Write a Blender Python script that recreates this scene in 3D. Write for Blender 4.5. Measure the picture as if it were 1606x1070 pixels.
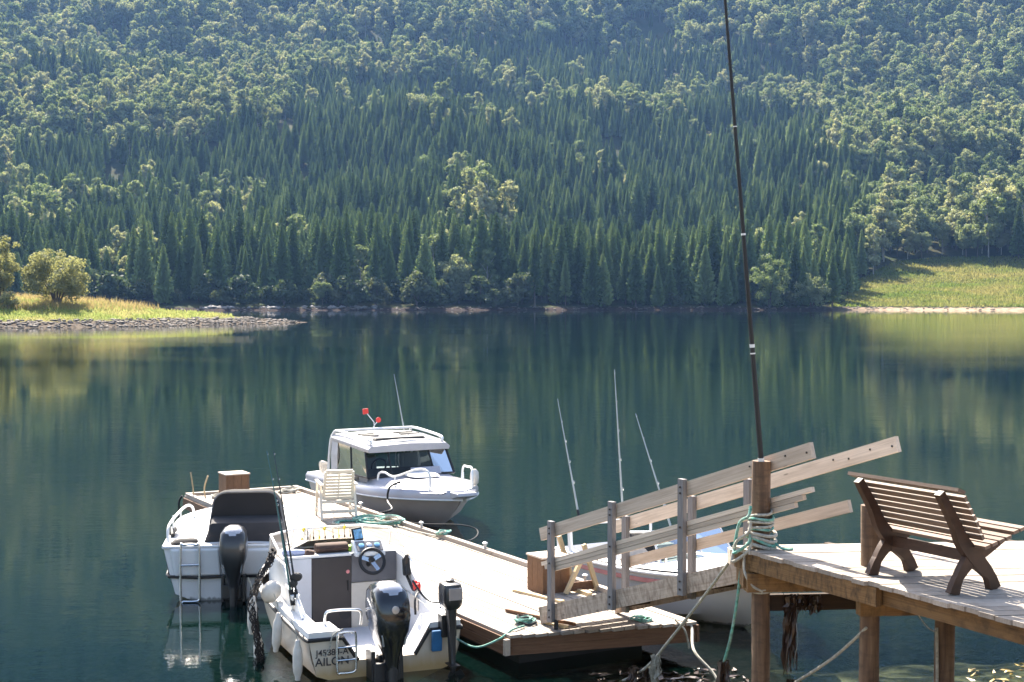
import bpy, bmesh, math, random
import numpy as np
from mathutils import Vector, Matrix, Euler

for o in list(bpy.data.objects): bpy.data.objects.remove(o)
scene = bpy.context.scene
C = scene.collection
PI = math.pi
def rad(d): return math.radians(d)

# ------------------------------------------------------------------ camera, sky, sun, exposure
cam_d = bpy.data.cameras.new('camera'); cam = bpy.data.objects.new('camera', cam_d); C.objects.link(cam)
cam.location = (0, 0, 4.2)
cam.rotation_euler = (rad(90 - 1.773), 0, 0)
cam_d.sensor_width = 36.0; cam_d.lens = 49.99
cam_d.clip_start = 0.1; cam_d.clip_end = 8000
scene.camera = cam

SUN_AZ, SUN_EL = -19.0, 45.0          # degrees from +Y (negative = left), above the horizon
sv = Vector((math.sin(rad(SUN_AZ)) * math.cos(rad(SUN_EL)), math.cos(rad(SUN_AZ)) * math.cos(rad(SUN_EL)), math.sin(rad(SUN_EL))))
world = bpy.data.worlds.new('World'); scene.world = world; world.use_nodes = True
wn = world.node_tree.nodes; wl = world.node_tree.links; wn.clear()
sky = wn.new('ShaderNodeTexSky'); sky.sky_type = 'NISHITA'; sky.sun_disc = False
sky.sun_elevation = rad(SUN_EL); sky.sun_rotation = rad(SUN_AZ)
sky.altitude = 20; sky.air_density = 1.0; sky.dust_density = 3.0; sky.ozone_density = 0.6
bg = wn.new('ShaderNodeBackground'); bg.inputs['Strength'].default_value = 0.09
wo = wn.new('ShaderNodeOutputWorld')
wl.new(sky.outputs[0], bg.inputs[0]); wl.new(bg.outputs[0], wo.inputs[0])
sd = bpy.data.lights.new('sun', 'SUN'); sd.energy = 5.0; sd.angle = rad(0.53); sd.color = (1.0, 0.92, 0.80)
sun = bpy.data.objects.new('sun', sd); C.objects.link(sun)
sun.location = (-30, 40, 60); sun.rotation_euler = sv.to_track_quat('Z', 'Y').to_euler()
vs = scene.view_settings
vs.view_transform = 'Standard'; vs.look = 'None'; vs.gamma = 1.0; vs.use_curve_mapping = False
vs.exposure = 2.1
cy = scene.cycles
cy.use_denoising = True
cy.max_bounces = 6; cy.diffuse_bounces = 2; cy.glossy_bounces = 3; cy.transmission_bounces = 4
cy.transparent_max_bounces = 8; cy.volume_bounces = 0
cy.caustics_reflective = False; cy.caustics_refractive = False
cy.sample_clamp_indirect = 6.0; cy.blur_glossy = 0.5

# ------------------------------------------------------------------ helpers
def link(o): C.objects.link(o); return o
def tag(o, label=None, cat=None, group=None, kind=None):
    if label: o['label'] = label
    if cat: o['category'] = cat
    if group: o['group'] = group
    if kind: o['kind'] = kind
    return o
def thing(name, label, cat, loc=(0, 0, 0), rz=0.0, group=None):
    o = link(bpy.data.objects.new(name, None)); o.location = loc; o.rotation_euler = (0, 0, rz)
    o.empty_display_size = 0.2
    return tag(o, label, cat, group)
def wmat(o):
    m = o.matrix_basis.copy()
    if o.parent: m = wmat(o.parent) @ o.matrix_parent_inverse @ m
    return m
def put(o, parent, world=False):
    """child of parent; world=True: the mesh is given in world coordinates"""
    if parent is not None:
        o.parent = parent
        if world: o.matrix_parent_inverse = wmat(parent).inverted()
    return o

class MB:
    """collects shapes into one mesh"""
    def __init__(s): s.v = []; s.f = []; s.mi = []; s.m = 0
    def add(s, vs_, fs):
        b = len(s.v); s.v += [tuple(p) for p in vs_]; s.f += [tuple(b + i for i in f) for f in fs]; s.mi += [s.m] * len(fs); return s
    def box(s, c, d, M=None, ch=0.0):
        x, y, z = d[0] / 2, d[1] / 2, d[2] / 2
        if ch <= 0:
            P = [(-x,-y,-z),(x,-y,-z),(x,y,-z),(-x,y,-z),(-x,-y,z),(x,-y,z),(x,y,z),(-x,y,z)]
            F = [(0,3,2,1),(4,5,6,7),(0,1,5,4),(1,2,6,5),(2,3,7,6),(3,0,4,7)]
        else:
            bm = bmesh.new(); bmesh.ops.create_cube(bm, size=1.0, matrix=Matrix.Diagonal((d[0], d[1], d[2], 1)))
            bmesh.ops.bevel(bm, geom=bm.edges[:], offset=ch, segments=2, affect='EDGES', profile=0.5)
            bm.verts.index_update()
            P = [v.co.copy() for v in bm.verts]; F = [[v.index for v in f.verts] for f in bm.faces]; bm.free()
        M = M or Matrix.Identity(3)
        c = Vector(c)
        return s.add([c + M @ Vector(p) for p in P], F)
    def beam(s, a, b, w, h, up=(0, 0, 1), ch=0.0):
        a, b = Vector(a), Vector(b); d = b - a; L = d.length; x = d.normalized()
        y = Vector(up).cross(x)
        if y.length < 1e-4: y = Vector((1, 0, 0)).cross(x)
        y.normalize(); z = x.cross(y)
        return s.box((a + b) / 2, (L, w, h), Matrix((x, y, z)).transposed(), ch)
    def tube(s, pts, r, n=8, caps=True, closed=False):
        pts = [Vector(p) for p in pts]; N = len(pts)
        R = r if isinstance(r, (list, tuple)) else [r] * N
        nrm = None; V = []; F = []
        for i, p in enumerate(pts):
            if closed: t = pts[(i + 1) % N] - pts[(i - 1) % N]
            else: t = pts[min(i + 1, N - 1)] - pts[max(i - 1, 0)]
            if t.length < 1e-9: t = Vector((0, 0, 1))
            t.normalize()
            if nrm is None:
                nrm = t.orthogonal().normalized()
            else:
                nrm = nrm - t * nrm.dot(t)
                if nrm.length < 1e-6: nrm = t.orthogonal()
                nrm.normalize()
            b = t.cross(nrm)
            for k in range(n):
                a = 2 * PI * k / n
                V.append(p + (nrm * math.cos(a) + b * math.sin(a)) * R[i])
        rings = N if closed else N - 1
        for i in range(rings):
            j = (i + 1) % N
            for k in range(n):
                F.append((i*n + k, i*n + (k+1) % n, j*n + (k+1) % n, j*n + k))
        if caps and not closed:
            F.append(tuple(range(n - 1, -1, -1))); F.append(tuple((N-1)*n + k for k in range(n)))
        return s.add(V, F)
    def lathe(s, prof, c=(0, 0, 0), n=16, axis='Z'):
        V = []; F = []; c = Vector(c)
        for (r, z) in prof:
            for k in range(n):
                a = 2 * PI * k / n
                p = (r * math.cos(a), r * math.sin(a), z)
                if axis == 'X': p = (p[2], p[0], p[1])
                if axis == 'Y': p = (p[0], p[2], p[1])
                V.append(c + Vector(p))
        for i in range(len(prof) - 1):
            for k in range(n):
                F.append((i*n + k, i*n + (k+1) % n, (i+1)*n + (k+1) % n, (i+1)*n + k))
        F.append(tuple(range(n - 1, -1, -1))); F.append(tuple((len(prof)-1)*n + k for k in range(n)))
        return s.add(V, F)
    def loft(s, secs, caps=True, closed=True):
        """secs: list of equal-length loops"""
        n = len(secs[0]); V = [p for sc_ in secs for p in sc_]; F = []
        for i in range(len(secs) - 1):
            for k in range(n if closed else n - 1):
                F.append((i*n + k, i*n + (k+1) % n, (i+1)*n + (k+1) % n, (i+1)*n + k))
        if caps:
            F.append(tuple(range(n - 1, -1, -1))); F.append(tuple((len(secs)-1)*n + k for k in range(n)))
        return s.add(V, F)
    def prism(s, poly, y0, y1, M=None):
        """poly in (x,z), extruded along y"""
        n = len(poly); M = M or Matrix.Identity(4)
        V = [M @ Vector((p[0], y0, p[1])) for p in poly] + [M @ Vector((p[0], y1, p[1])) for p in poly]
        F = [tuple(range(n)), tuple(range(2*n - 1, n - 1, -1))] + [(k, n + k, n + (k+1) % n, (k+1) % n) for k in range(n)]
        return s.add(V, F)
    def mesh(s, name, mats, smooth=False):
        me = bpy.data.meshes.new(name); me.from_pydata(s.v, [], s.f); 
        for m in (mats if isinstance(mats, (list, tuple)) else [mats]): me.materials.append(m)
        if any(s.mi): me.polygons.foreach_set('material_index', s.mi)
        bm = bmesh.new(); bm.from_mesh(me); bmesh.ops.recalc_face_normals(bm, faces=bm.faces[:]); bm.to_mesh(me); bm.free()
        if smooth:
            me.polygons.foreach_set('use_smooth', [True] * len(me.polygons))
            try: me.set_sharp_from_angle(angle=rad(smooth if smooth is not True else 40))
            except Exception: pass
        me.update(); return me
    def build(s, name, mats, parent=None, smooth=False, world=False, bevel=0.0, subsurf=0):
        o = link(bpy.data.objects.new(name, s.mesh(name, mats, smooth))); put(o, parent, world)
        if subsurf:
            m = o.modifiers.new('s', 'SUBSURF'); m.levels = m.render_levels = subsurf
        if bevel:
            m = o.modifiers.new('b', 'BEVEL'); m.width = bevel; m.segments = 2; m.limit_method = 'ANGLE'; m.angle_limit = rad(35)
        return o

# ------------------------------------------------------------------ materials
MATS = {}
def nt(name):
    m = bpy.data.materials.new(name); m.use_nodes = True; t = m.node_tree; t.nodes.clear()
    out = t.nodes.new('ShaderNodeOutputMaterial'); MATS[name] = m
    return m, t, out
def node(t, typ, **kw):
    n = t.nodes.new(typ)
    for k, v in kw.items():
        if k.startswith('i_'): n.inputs[k[2:].replace('_', ' ')].default_value = v
        else: setattr(n, k, v)
    return n
def lk(t, a, b): t.links.new(a, b)
def mixrgb(t, fac, a, b, mode='MIX'):
    n = t.nodes.new('ShaderNodeMix'); n.data_type = 'RGBA'; n.blend_type = mode; n.clamp_factor = True
    for sock, val in ((0, fac), (6, a), (7, b)):
        if isinstance(val, bpy.types.NodeSocket): lk(t, val, n.inputs[sock])
        else: n.inputs[sock].default_value = val if not isinstance(val, tuple) else (*val[:3], 1)
    return n.outputs[2]
def ramp(t, src, stops):
    r = t.nodes.new('ShaderNodeValToRGB'); e = r.color_ramp.elements
    while len(e) < len(stops): e.new(0.5)
    for el, (p, c) in zip(e, stops):
        el.position = p; el.color = (*c, 1) if isinstance(c, tuple) else (c, c, c, 1)
    lk(t, src, r.inputs[0]); return r.outputs[0]
def mathn(t, op, a, b=None):
    n = t.nodes.new('ShaderNodeMath'); n.operation = op
    for i, v in enumerate((a, b)):
        if v is None: continue
        if isinstance(v, bpy.types.NodeSocket): lk(t, v, n.inputs[i])
        else: n.inputs[i].default_value = v
    return n.outputs[0]
def coords(t, kind='Object', scale=(1, 1, 1), rnd=False):
    tc = t.nodes.new('ShaderNodeTexCoord'); mp = t.nodes.new('ShaderNodeMapping')
    mp.inputs['Scale'].default_value = scale; lk(t, tc.outputs[kind], mp.inputs[0])
    if rnd:
        oi = t.nodes.new('ShaderNodeObjectInfo'); cb = t.nodes.new('ShaderNodeCombineXYZ')
        m1 = mathn(t, 'MULTIPLY', oi.outputs['Random'], 37.0); m2 = mathn(t, 'MULTIPLY', oi.outputs['Random'], 91.0)
        lk(t, m1, cb.inputs[0]); lk(t, m2, cb.inputs[1]); lk(t, m1, cb.inputs[2]); lk(t, cb.outputs[0], mp.inputs['Location'])
    return mp.outputs[0]
def noise(t, vec, scale, detail=4, rough=0.55):
    n = node(t, 'ShaderNodeTexNoise'); n.inputs['Scale'].default_value = scale; n.inputs['Detail'].default_value = detail
    n.inputs['Roughness'].default_value = rough; lk(t, vec, n.inputs['Vector']); return n.outputs[0]
def bump(t, h, strength, dist=0.01):
    b = node(t, 'ShaderNodeBump'); b.inputs['Strength'].default_value = strength; b.inputs['Distance'].default_value = dist
    lk(t, h, b.inputs['Height']); return b.outputs[0]
def mat(name, col, rough=0.5, metal=0.0, var=0.12, scale=6.0, dirt=None, dirt_amt=0.0, bmp=0.0, coat=0.0, spec=0.5, trans=0.0, alpha=1.0):
    m, t, out = nt(name)
    p = node(t, 'ShaderNodeBsdfPrincipled')
    v = coords(t); n = noise(t, v, scale)
    dark = tuple(c * (1 - var) for c in col); lite = tuple(min(1, c * (1 + var)) for c in col)
    base = ramp(t, n, [(0.3, dark), (0.7, lite)])
    if dirt:
        n2 = noise(t, v, scale * 0.6, 6, 0.65)
        base = mixrgb(t, ramp(t, n2, [(0.62 - 0.25 * dirt_amt, 0.0), (0.85, dirt_amt)]), base, dirt)
    lk(t, base, p.inputs['Base Color'])
    p.inputs['Roughness'].default_value = rough; p.inputs['Metallic'].default_value = metal
    p.inputs['Coat Weight'].default_value = coat; p.inputs['Specular IOR Level'].default_value = spec
    p.inputs['Transmission Weight'].default_value = trans; p.inputs['Alpha'].default_value = alpha
    if bmp: lk(t, bump(t, noise(t, v, scale * 8, 3), bmp, 0.004), p.inputs['Normal'])
    lk(t, p.outputs[0], out.inputs[0]); return m
def wood(name, c1, c2, stain=None, stain_amt=0.5, rough=0.75, gs=(2.2, 9, 5), vmin=0.75, vmax=1.15, knots=True, ss=(3.0, 1.2, 0.8)):
    """boards: local x is the length; every board has its own grain and tone"""
    m, t, out = nt(name); p = node(t, 'ShaderNodeBsdfPrincipled')
    v = coords(t, 'Object', gs, True); n = noise(t, v, 2.4, 6, 0.62)
    base = ramp(t, n, [(0.28, c1), (0.72, c2)])
    if stain:
        n2 = noise(t, coords(t, 'Object', ss, True), 3.0, 5, 0.6)
        base = mixrgb(t, ramp(t, n2, [(0.45, 0.0), (0.75, stain_amt)]), base, stain)
    if knots:
        vo = node(t, 'ShaderNodeTexVoronoi'); vo.inputs['Scale'].default_value = 2.2
        lk(t, coords(t, 'Object', (4.5, 1.0, 0.6), True), vo.inputs['Vector'])
        base = mixrgb(t, ramp(t, vo.outputs['Distance'], [(0.05, 0.75), (0.10, 0.0)]), base, tuple(x * 0.35 for x in c1))
    oi = t.nodes.new('ShaderNodeObjectInfo')
    mr = node(t, 'ShaderNodeMapRange'); lk(t, oi.outputs['Random'], mr.inputs[0]); mr.inputs[3].default_value = vmin; mr.inputs[4].default_value = vmax
    cb = t.nodes.new('ShaderNodeCombineXYZ')
    for k in range(3): lk(t, mr.outputs[0], cb.inputs[k])
    base = mixrgb(t, 1.0, base, cb.outputs[0], 'MULTIPLY')
    lk(t, base, p.inputs['Base Color']); p.inputs['Roughness'].default_value = rough
    p.inputs['Specular IOR Level'].default_value = 0.25
    lk(t, bump(t, n, 0.35, 0.004), p.inputs['Normal'])
    lk(t, p.outputs[0], out.inputs[0]); return m
def foliage(name, c1, c2, c3, trans=0.45, gloss=0.04):
    """leaf mass: every plant its own tone between c1, c2 and c3"""
    m, t, out = nt(name)
    oi = t.nodes.new('ShaderNodeObjectInfo')
    base = ramp(t, oi.outputs['Random'], [(0.0, c1), (0.55, c2), (1.0, c3)])
    n = noise(t, coords(t), 0.9, 2)
    base = mixrgb(t, ramp(t, n, [(0.40, 0.0), (0.7, 0.35)]), base, tuple(x * 1.4 for x in c2))
    d = node(t, 'ShaderNodeBsdfDiffuse'); tr = node(t, 'ShaderNodeBsdfTranslucent'); mx = node(t, 'ShaderNodeMixShader')
    lk(t, base, d.inputs[0]); lk(t, mixrgb(t, 1.0, base, (1.25, 1.2, 0.75), 'MULTIPLY'), tr.inputs[0])
    mx.inputs[0].default_value = trans; lk(t, d.outputs[0], mx.inputs[1]); lk(t, tr.outputs[0], mx.inputs[2])
    gl = node(t, 'ShaderNodeBsdfGlossy'); gl.inputs['Roughness'].default_value = 0.55; gl.inputs[0].default_value = (1, 1, 1, 1)
    m2 = node(t, 'ShaderNodeMixShader'); m2.inputs[0].default_value = gloss
    lk(t, mx.outputs[0], m2.inputs[1]); lk(t, gl.outputs[0], m2.inputs[2])
    lk(t, m2.outputs[0], out.inputs[0]); return m
# ================================================================== THE SETTING
rng = np.random.default_rng(7)
def smooth01(x): x = np.clip(x, 0, 1); return x * x * (3 - 2 * x)
def vnoise(x, y, s, seed=0):
    """cheap value noise"""
    x = np.asarray(x, float) / s + seed * 17.3; y = np.asarray(y, float) / s + seed * 9.1
    xi = np.floor(x); yi = np.floor(y); fx = x - xi; fy = y - yi
    fx = fx * fx * (3 - 2 * fx); fy = fy * fy * (3 - 2 * fy)
    def h(a, b):
        q = np.sin(a * 127.1 + b * 311.7 + seed * 74.7) * 43758.5453
        return q - np.floor(q)
    return (h(xi, yi) * (1 - fx) + h(xi + 1, yi) * fx) * (1 - fy) + (h(xi, yi + 1) * (1 - fx) + h(xi + 1, yi + 1) * fx) * fy
def shore_y(x):                                   # far waterline
    x = np.asarray(x, float)
    return 448 + 7 * np.sin(x / 60.0) + 5 * (vnoise(x, x * 0, 25, 3) - 0.5) - 12 * smooth01((x - 105) / 50) - 0.10 * np.maximum(-x - 60, 0)
HD = [0, 6, 20, 80, 150, 300, 450, 600, 720, 800, 880, 1000, 1200, 1400, 1600]
HZ = [0, 1.1, 2.4, 9, 21, 62, 108, 156, 196, 236, 292, 395, 570, 690, 760]
def hill_z(x, y):
    d = np.asarray(y, float) - shore_y(x)
    z = np.interp(d, HD, HZ)
    z = z + smooth01((d - 60) / 150) * (24 * (vnoise(x, y, 120, 1) - 0.5) + 11 * (vnoise(x, y, 48, 4) - 0.5)) + smooth01((d - 250) / 300) * 40 * (vnoise(x, y, 320, 2) - 0.5)
    return np.where(d < 0, d * 0.22, z)

def grid_mesh(name, X, Y, Zf, material, smooth=True):
    gx, gy = np.meshgrid(X, Y); gz = Zf(gx, gy)
    v = np.stack([gx.ravel(), gy.ravel(), gz.ravel()], 1)
    nx, ny = len(X), len(Y)
    i = (np.arange(ny - 1)[:, None] * nx + np.arange(nx - 1)[None, :]).ravel()
    f = np.stack([i, i + 1, i + nx + 1, i + nx], 1)
    me = bpy.data.meshes.new(name); me.from_pydata(v.tolist(), [], f.tolist()); me.materials.append(material)
    me.polygons.foreach_set('use_smooth', [smooth] * len(me.polygons)); me.update()
    return link(bpy.data.objects.new(name, me))

# ---- hillside
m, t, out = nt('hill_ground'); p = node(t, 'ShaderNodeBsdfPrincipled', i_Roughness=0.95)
v = coords(t, 'Object'); n1 = noise(t, v, 0.06, 6, 0.6); n2 = noise(t, v, 0.5, 5, 0.65)
gcol = mixrgb(t, ramp(t, n1, [(0.4, 0.0), (0.6, 1.0)]), (0.028, 0.040, 0.014), (0.060, 0.052, 0.026))
gcol = mixrgb(t, ramp(t, n2, [(0.4, 0.0), (0.65, 0.8)]), gcol, (0.022, 0.034, 0.010))
sx = node(t, 'ShaderNodeSeparateXYZ'); lk(t, v, sx.inputs[0])
hz = mathn(t, 'ADD', sx.outputs[2], mathn(t, 'MULTIPLY', mathn(t, 'SUBTRACT', n2, 0.5), 0.8))
beach = mixrgb(t, ramp(t, n2, [(0.4, 0.0), (0.6, 1.0)]), (0.034, 0.022, 0.018), (0.020, 0.014, 0.013))  # brown shore, darkened further to carry the shade of the trees
beach = mixrgb(t, ramp(t, mathn(t, 'MULTIPLY', sx.outputs[0], 0.005), [(0.50, 0.0), (0.60, 1.0)]), beach, mixrgb(t, ramp(t, n2, [(0.4, 0.0), (0.6, 1.0)]), (0.34, 0.25, 0.17), (0.20, 0.15, 0.10)))  # sunlit stretch at the right painted in as a paler beach
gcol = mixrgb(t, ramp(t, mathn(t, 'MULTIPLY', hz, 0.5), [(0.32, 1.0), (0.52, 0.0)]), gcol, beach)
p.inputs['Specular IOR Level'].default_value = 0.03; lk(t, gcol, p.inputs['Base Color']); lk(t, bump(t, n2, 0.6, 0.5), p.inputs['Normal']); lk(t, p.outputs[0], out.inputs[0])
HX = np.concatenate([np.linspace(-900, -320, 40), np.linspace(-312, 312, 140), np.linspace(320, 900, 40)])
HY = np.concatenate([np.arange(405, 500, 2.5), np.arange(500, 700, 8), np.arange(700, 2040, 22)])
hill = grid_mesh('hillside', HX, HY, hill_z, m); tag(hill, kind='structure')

# ---- spit of land on the left
SPIT = [(-140, 160), (-110, 172), (-90, 183), (-69, 191), (-58, 197), (-49, 206), (-44.5, 214), (-41.5, 221), (-37.5, 229), (-33.2, 236.5), (-38, 235), (-43, 232), (-50, 234), (-60, 246), (-75, 262), (-110, 285), (-140, 300)]
def poly_sd(x, y, P):
    x = np.asarray(x, float); y = np.asarray(y, float); d = np.full(x.shape, 1e9); ins = np.zeros(x.shape, bool)
    for (x0, y0), (x1, y1) in zip(P, P[1:] + P[:1]):
        ex, ey = x1 - x0, y1 - y0; tt = np.clip(((x - x0) * ex + (y - y0) * ey) / (ex * ex + ey * ey), 0, 1)
        d = np.minimum(d, np.hypot(x - x0 - tt * ex, y - y0 - tt * ey))
        c = ((y0 > y) != (y1 > y)) & (x < ex * (y - y0) / (ey + 1e-12) + x0); ins ^= c
    return np.where(ins, d, -d)
def spit_z(x, y):
    d = poly_sd(x, y, SPIT)
    z = 1.05 * smooth01(d / 6.5) + 0.25 * smooth01(d / 2.0) + 1.5 * smooth01((d - 5) / 14) + 1.7 * smooth01((d - 12) / 26)
    z = z + smooth01(d / 5) * 0.35 * (vnoise(x, y, 6, 5) - 0.5) + smooth01(d / 2) * .12 * (vnoise(x, y, 1.7, 6) - 0.5)
    return np.where(d < 0, d * 0.25, z)
m, t, out = nt('spit_ground'); p = node(t, 'ShaderNodeBsdfPrincipled', i_Roughness=0.95)
v = coords(t, 'Object'); n1 = noise(t, v, 0.25, 5, 0.6); n2 = noise(t, v, 1.8, 5, 0.65)
gcol = mixrgb(t, ramp(t, n1, [(0.4, 0.0), (0.62, 1.0)]), (0.12, 0.16, 0.03), (0.20, 0.17, 0.06))
sx = node(t, 'ShaderNodeSeparateXYZ'); lk(t, v, sx.inputs[0])
hz = mathn(t, 'ADD', sx.outputs[2], mathn(t, 'MULTIPLY', mathn(t, 'SUBTRACT', n1, 0.5), 0.7))
grv = ramp(t, n2, [(0.3, (0.05, 0.037, 0.028)), (0.5, (0.10, 0.078, 0.058)), (0.7, (0.17, 0.14, 0.11))])
gcol = mixrgb(t, ramp(t, mathn(t, 'MULTIPLY', hz, 0.5), [(0.36, 1.0), (0.50, 0.0)]), gcol, grv)
p.inputs['Specular IOR Level'].default_value = 0.03; lk(t, gcol, p.inputs['Base Color']); lk(t, bump(t, n2, 0.9, 0.3), p.inputs['Normal']); lk(t, p.outputs[0], out.inputs[0])
spit = grid_mesh('spit_terrain', np.arange(-140, -30, 1.0), np.arange(158, 302, 1.2), spit_z, m); tag(spit, kind='structure')

# ---- seabed and the near shore behind the camera
def bed_z(x, y):
    x = np.asarray(x, float); y = np.asarray(y, float)
    s = y - 13.6 + np.where(x < 2.5, (2.5 - x) * 0.75, (2.5 - x) * 0.12)       # distance out from the low-water line
    z = np.where(s > 0, -0.035 * s - 0.020 * s * s, -0.13 * s)
    z = z - 0.12 + 0.18 * (vnoise(x, y, 1.1, 8) - 0.5) + 0.15 * (vnoise(x, y, 0.45, 9) - 0.5)
    return np.clip(z, -9, 2.2)
m, t, out = nt('seabed_gravel'); p = node(t, 'ShaderNodeBsdfPrincipled', i_Roughness=0.9)
v = coords(t, 'Object'); n1 = noise(t, v, 1.6, 6, 0.6); vo = node(t, 'ShaderNodeTexVoronoi', i_Scale=7.0); lk(t, v, vo.inputs['Vector'])
gcol = mixrgb(t, vo.outputs['Color'], (0.17, 0.125, 0.08), (0.36, 0.28, 0.19))
gcol = mixrgb(t, ramp(t, n1, [(0.42, 0.0), (0.58, 0.95)]), gcol, (0.03, 0.021, 0.009))
p.inputs['Specular IOR Level'].default_value = 0.03; lk(t, gcol, p.inputs['Base Color']); lk(t, bump(t, vo.outputs['Distance'], 0.8, 0.08), p.inputs['Normal']); lk(t, p.outputs[0], out.inputs[0])
bed = grid_mesh('seabed', np.concatenate([np.arange(-60, -6, 3), np.arange(-6, 14, 0.2), np.arange(14, 61, 3)]),
                np.concatenate([np.arange(-25, 9, 1.5), np.arange(9, 22, 0.2), np.arange(22, 90, 3)]), bed_z, m); tag(bed, kind='structure')

# ---- water: one sheet, ripples in the material, see-through only where it is shallow
m, t, out = nt('fjord_water')
v = coords(t, 'Object')
rip1 = noise(t, coords(t, 'Object', (0.55, 1.0, 1)), 4.5, 4, 0.55)
rip2 = noise(t, coords(t, 'Object', (0.5, 1.0, 1)), 0.9, 2, 0.5)
calm = ramp(t, noise(t, coords(t, 'Object', (0.02, 0.05, 1)), 1.0, 3, 0.5), [(0.38, 0.15), (0.62, 1.1)])
hsum = mathn(t, 'ADD', mathn(t, 'MULTIPLY', rip1, 0.0045), mathn(t, 'MULTIPLY', rip2, 0.009))
hsum = mathn(t, 'MULTIPLY', hsum, calm)
nb = node(t, 'ShaderNodeBump', i_Strength=1.0, i_Distance=1.0); lk(t, hsum, nb.inputs['Height'])
fr = node(t, 'ShaderNodeFresnel', i_IOR=1.333); lk(t, nb.outputs[0], fr.inputs['Normal'])
gl = node(t, 'ShaderNodeBsdfGlossy', i_Roughness=0.025); gl.inputs[0].default_value = (1, 1, 1, 1); lk(t, nb.outputs[0], gl.inputs['Normal'])
df = node(t, 'ShaderNodeBsdfDiffuse'); df.inputs[0].default_value = (0.0016, 0.0085, 0.0072, 1)
tp = node(t, 'ShaderNodeBsdfTransparent'); tp.inputs[0].default_value = (0.70, 0.84, 0.72, 1)
at = node(t, 'ShaderNodeAttribute', attribute_name='clear')
mb = node(t, 'ShaderNodeMixShader'); lk(t, at.outputs['Fac'], mb.inputs[0]); lk(t, df.outputs[0], mb.inputs[1]); lk(t, tp.outputs[0], mb.inputs[2])
mw = node(t, 'ShaderNodeMixShader'); lk(t, fr.outputs[0], mw.inputs[0]); lk(t, mb.outputs[0], mw.inputs[1]); lk(t, gl.outputs[0], mw.inputs[2])
lk(t, mw.outputs[0], out.inputs[0])
WX = np.concatenate([[-900, -500, -200, -100, -60, -30, -15], np.arange(-8, 14.1, 0.4), [20, 40, 80, 150, 300, 600, 900]])
WY = np.concatenate([[-20, -5, 3], np.arange(8, 30.1, 0.4), [34, 40, 60, 100, 160, 240, 320, 400, 480]])
water = grid_mesh('water', WX, WY, lambda x, y: x * 0, m); tag(water, kind='structure')
co = np.zeros(len(water.data.vertices) * 3); water.data.vertices.foreach_get('co', co); co = co.reshape(-1, 3)
clear = np.exp(np.clip(bed_z(co[:, 0], co[:, 1]), -9, 0) * 1.0) * 0.92
at_ = water.data.attributes.new('clear', 'FLOAT', 'POINT'); at_.data.foreach_set('value', clear.astype(np.float32))

# ---- air
m, t, out = nt('haze_air'); pv = node(t, 'ShaderNodeVolumePrincipled')
pv.inputs['Color'].default_value = (0.26, 0.50, 1.0, 1); pv.inputs['Density'].default_value = 0.00006; pv.inputs['Anisotropy'].default_value = 0.25
lk(t, pv.outputs[0], out.inputs['Volume'])
hb = MB().box((0, 1000, 420), (1840, 2120, 862)); haze = hb.build('haze', m); tag(haze, kind='stuff')
# ================================================================== TREES
F_SPRUCE = foliage('spruce_needles', (0.055, 0.092, 0.032), (0.125, 0.180, 0.062), (0.225, 0.280, 0.110), 0.28, 0.012)
F_BIRCH = foliage('birch_leaves', (0.105, 0.155, 0.062), (0.20, 0.24, 0.115), (0.33, 0.33, 0.20), 0.42, 0.02)
F_SHRUB = foliage('shrub_leaves', (0.04, 0.065, 0.03), (0.065, 0.09, 0.04), (0.11, 0.125, 0.065), 0.35, 0.02)  # darker than the other leaves, painting in the shade at the forest foot
F_WILLOW = foliage('willow_leaves', (0.21, 0.215, 0.115), (0.23, 0.235, 0.125), (0.24, 0.245, 0.125), 0.45, 0.02)
F_GRASS = foliage('meadow_grass', (0.16, 0.19, 0.035), (0.24, 0.24, 0.06), (0.30, 0.27, 0.09), 0.5, 0.03)
M_BARK = mat('grey_bark', (0.11, 0.085, 0.07), 0.9, var=0.3, scale=3.0)
M_BIRCHBARK = mat('pale_bark', (0.32, 0.29, 0.25), 0.85, var=0.4, scale=2.0)
class Tris:
    def __init__(s): s.v = []; s.f = []; s.n = 0
    def add(s, V, F): s.v.append(np.asarray(V, float)); s.f += [tuple(s.n + i for i in q) for q in F]; s.n += len(V)
    def mesh(s, name, material):
        me = bpy.data.meshes.new(name); me.from_pydata(np.concatenate(s.v).tolist(), [], s.f); me.materials.append(material); me.update(); return me
def trunk_mesh(name, h, r, material, lean=0.0, limbs=()):
    b = MB(); b.tube([(0, 0, -0.6), (lean * 0.1, 0, h * 0.3), (lean * 0.5, 0, h * 0.65), (lean, 0, h)], [r, r * 0.8, r * 0.5, r * 0.12], 6)
    for (z, dx, dy, dz, rr) in limbs:
        b.tube([(lean * z / h, 0, z), (dx * 0.5, dy * 0.5, z + dz * 0.6), (dx, dy, z + dz)], [rr, rr * 0.7, rr * 0.25], 5)
    return b.mesh(name, material, True)
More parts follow.
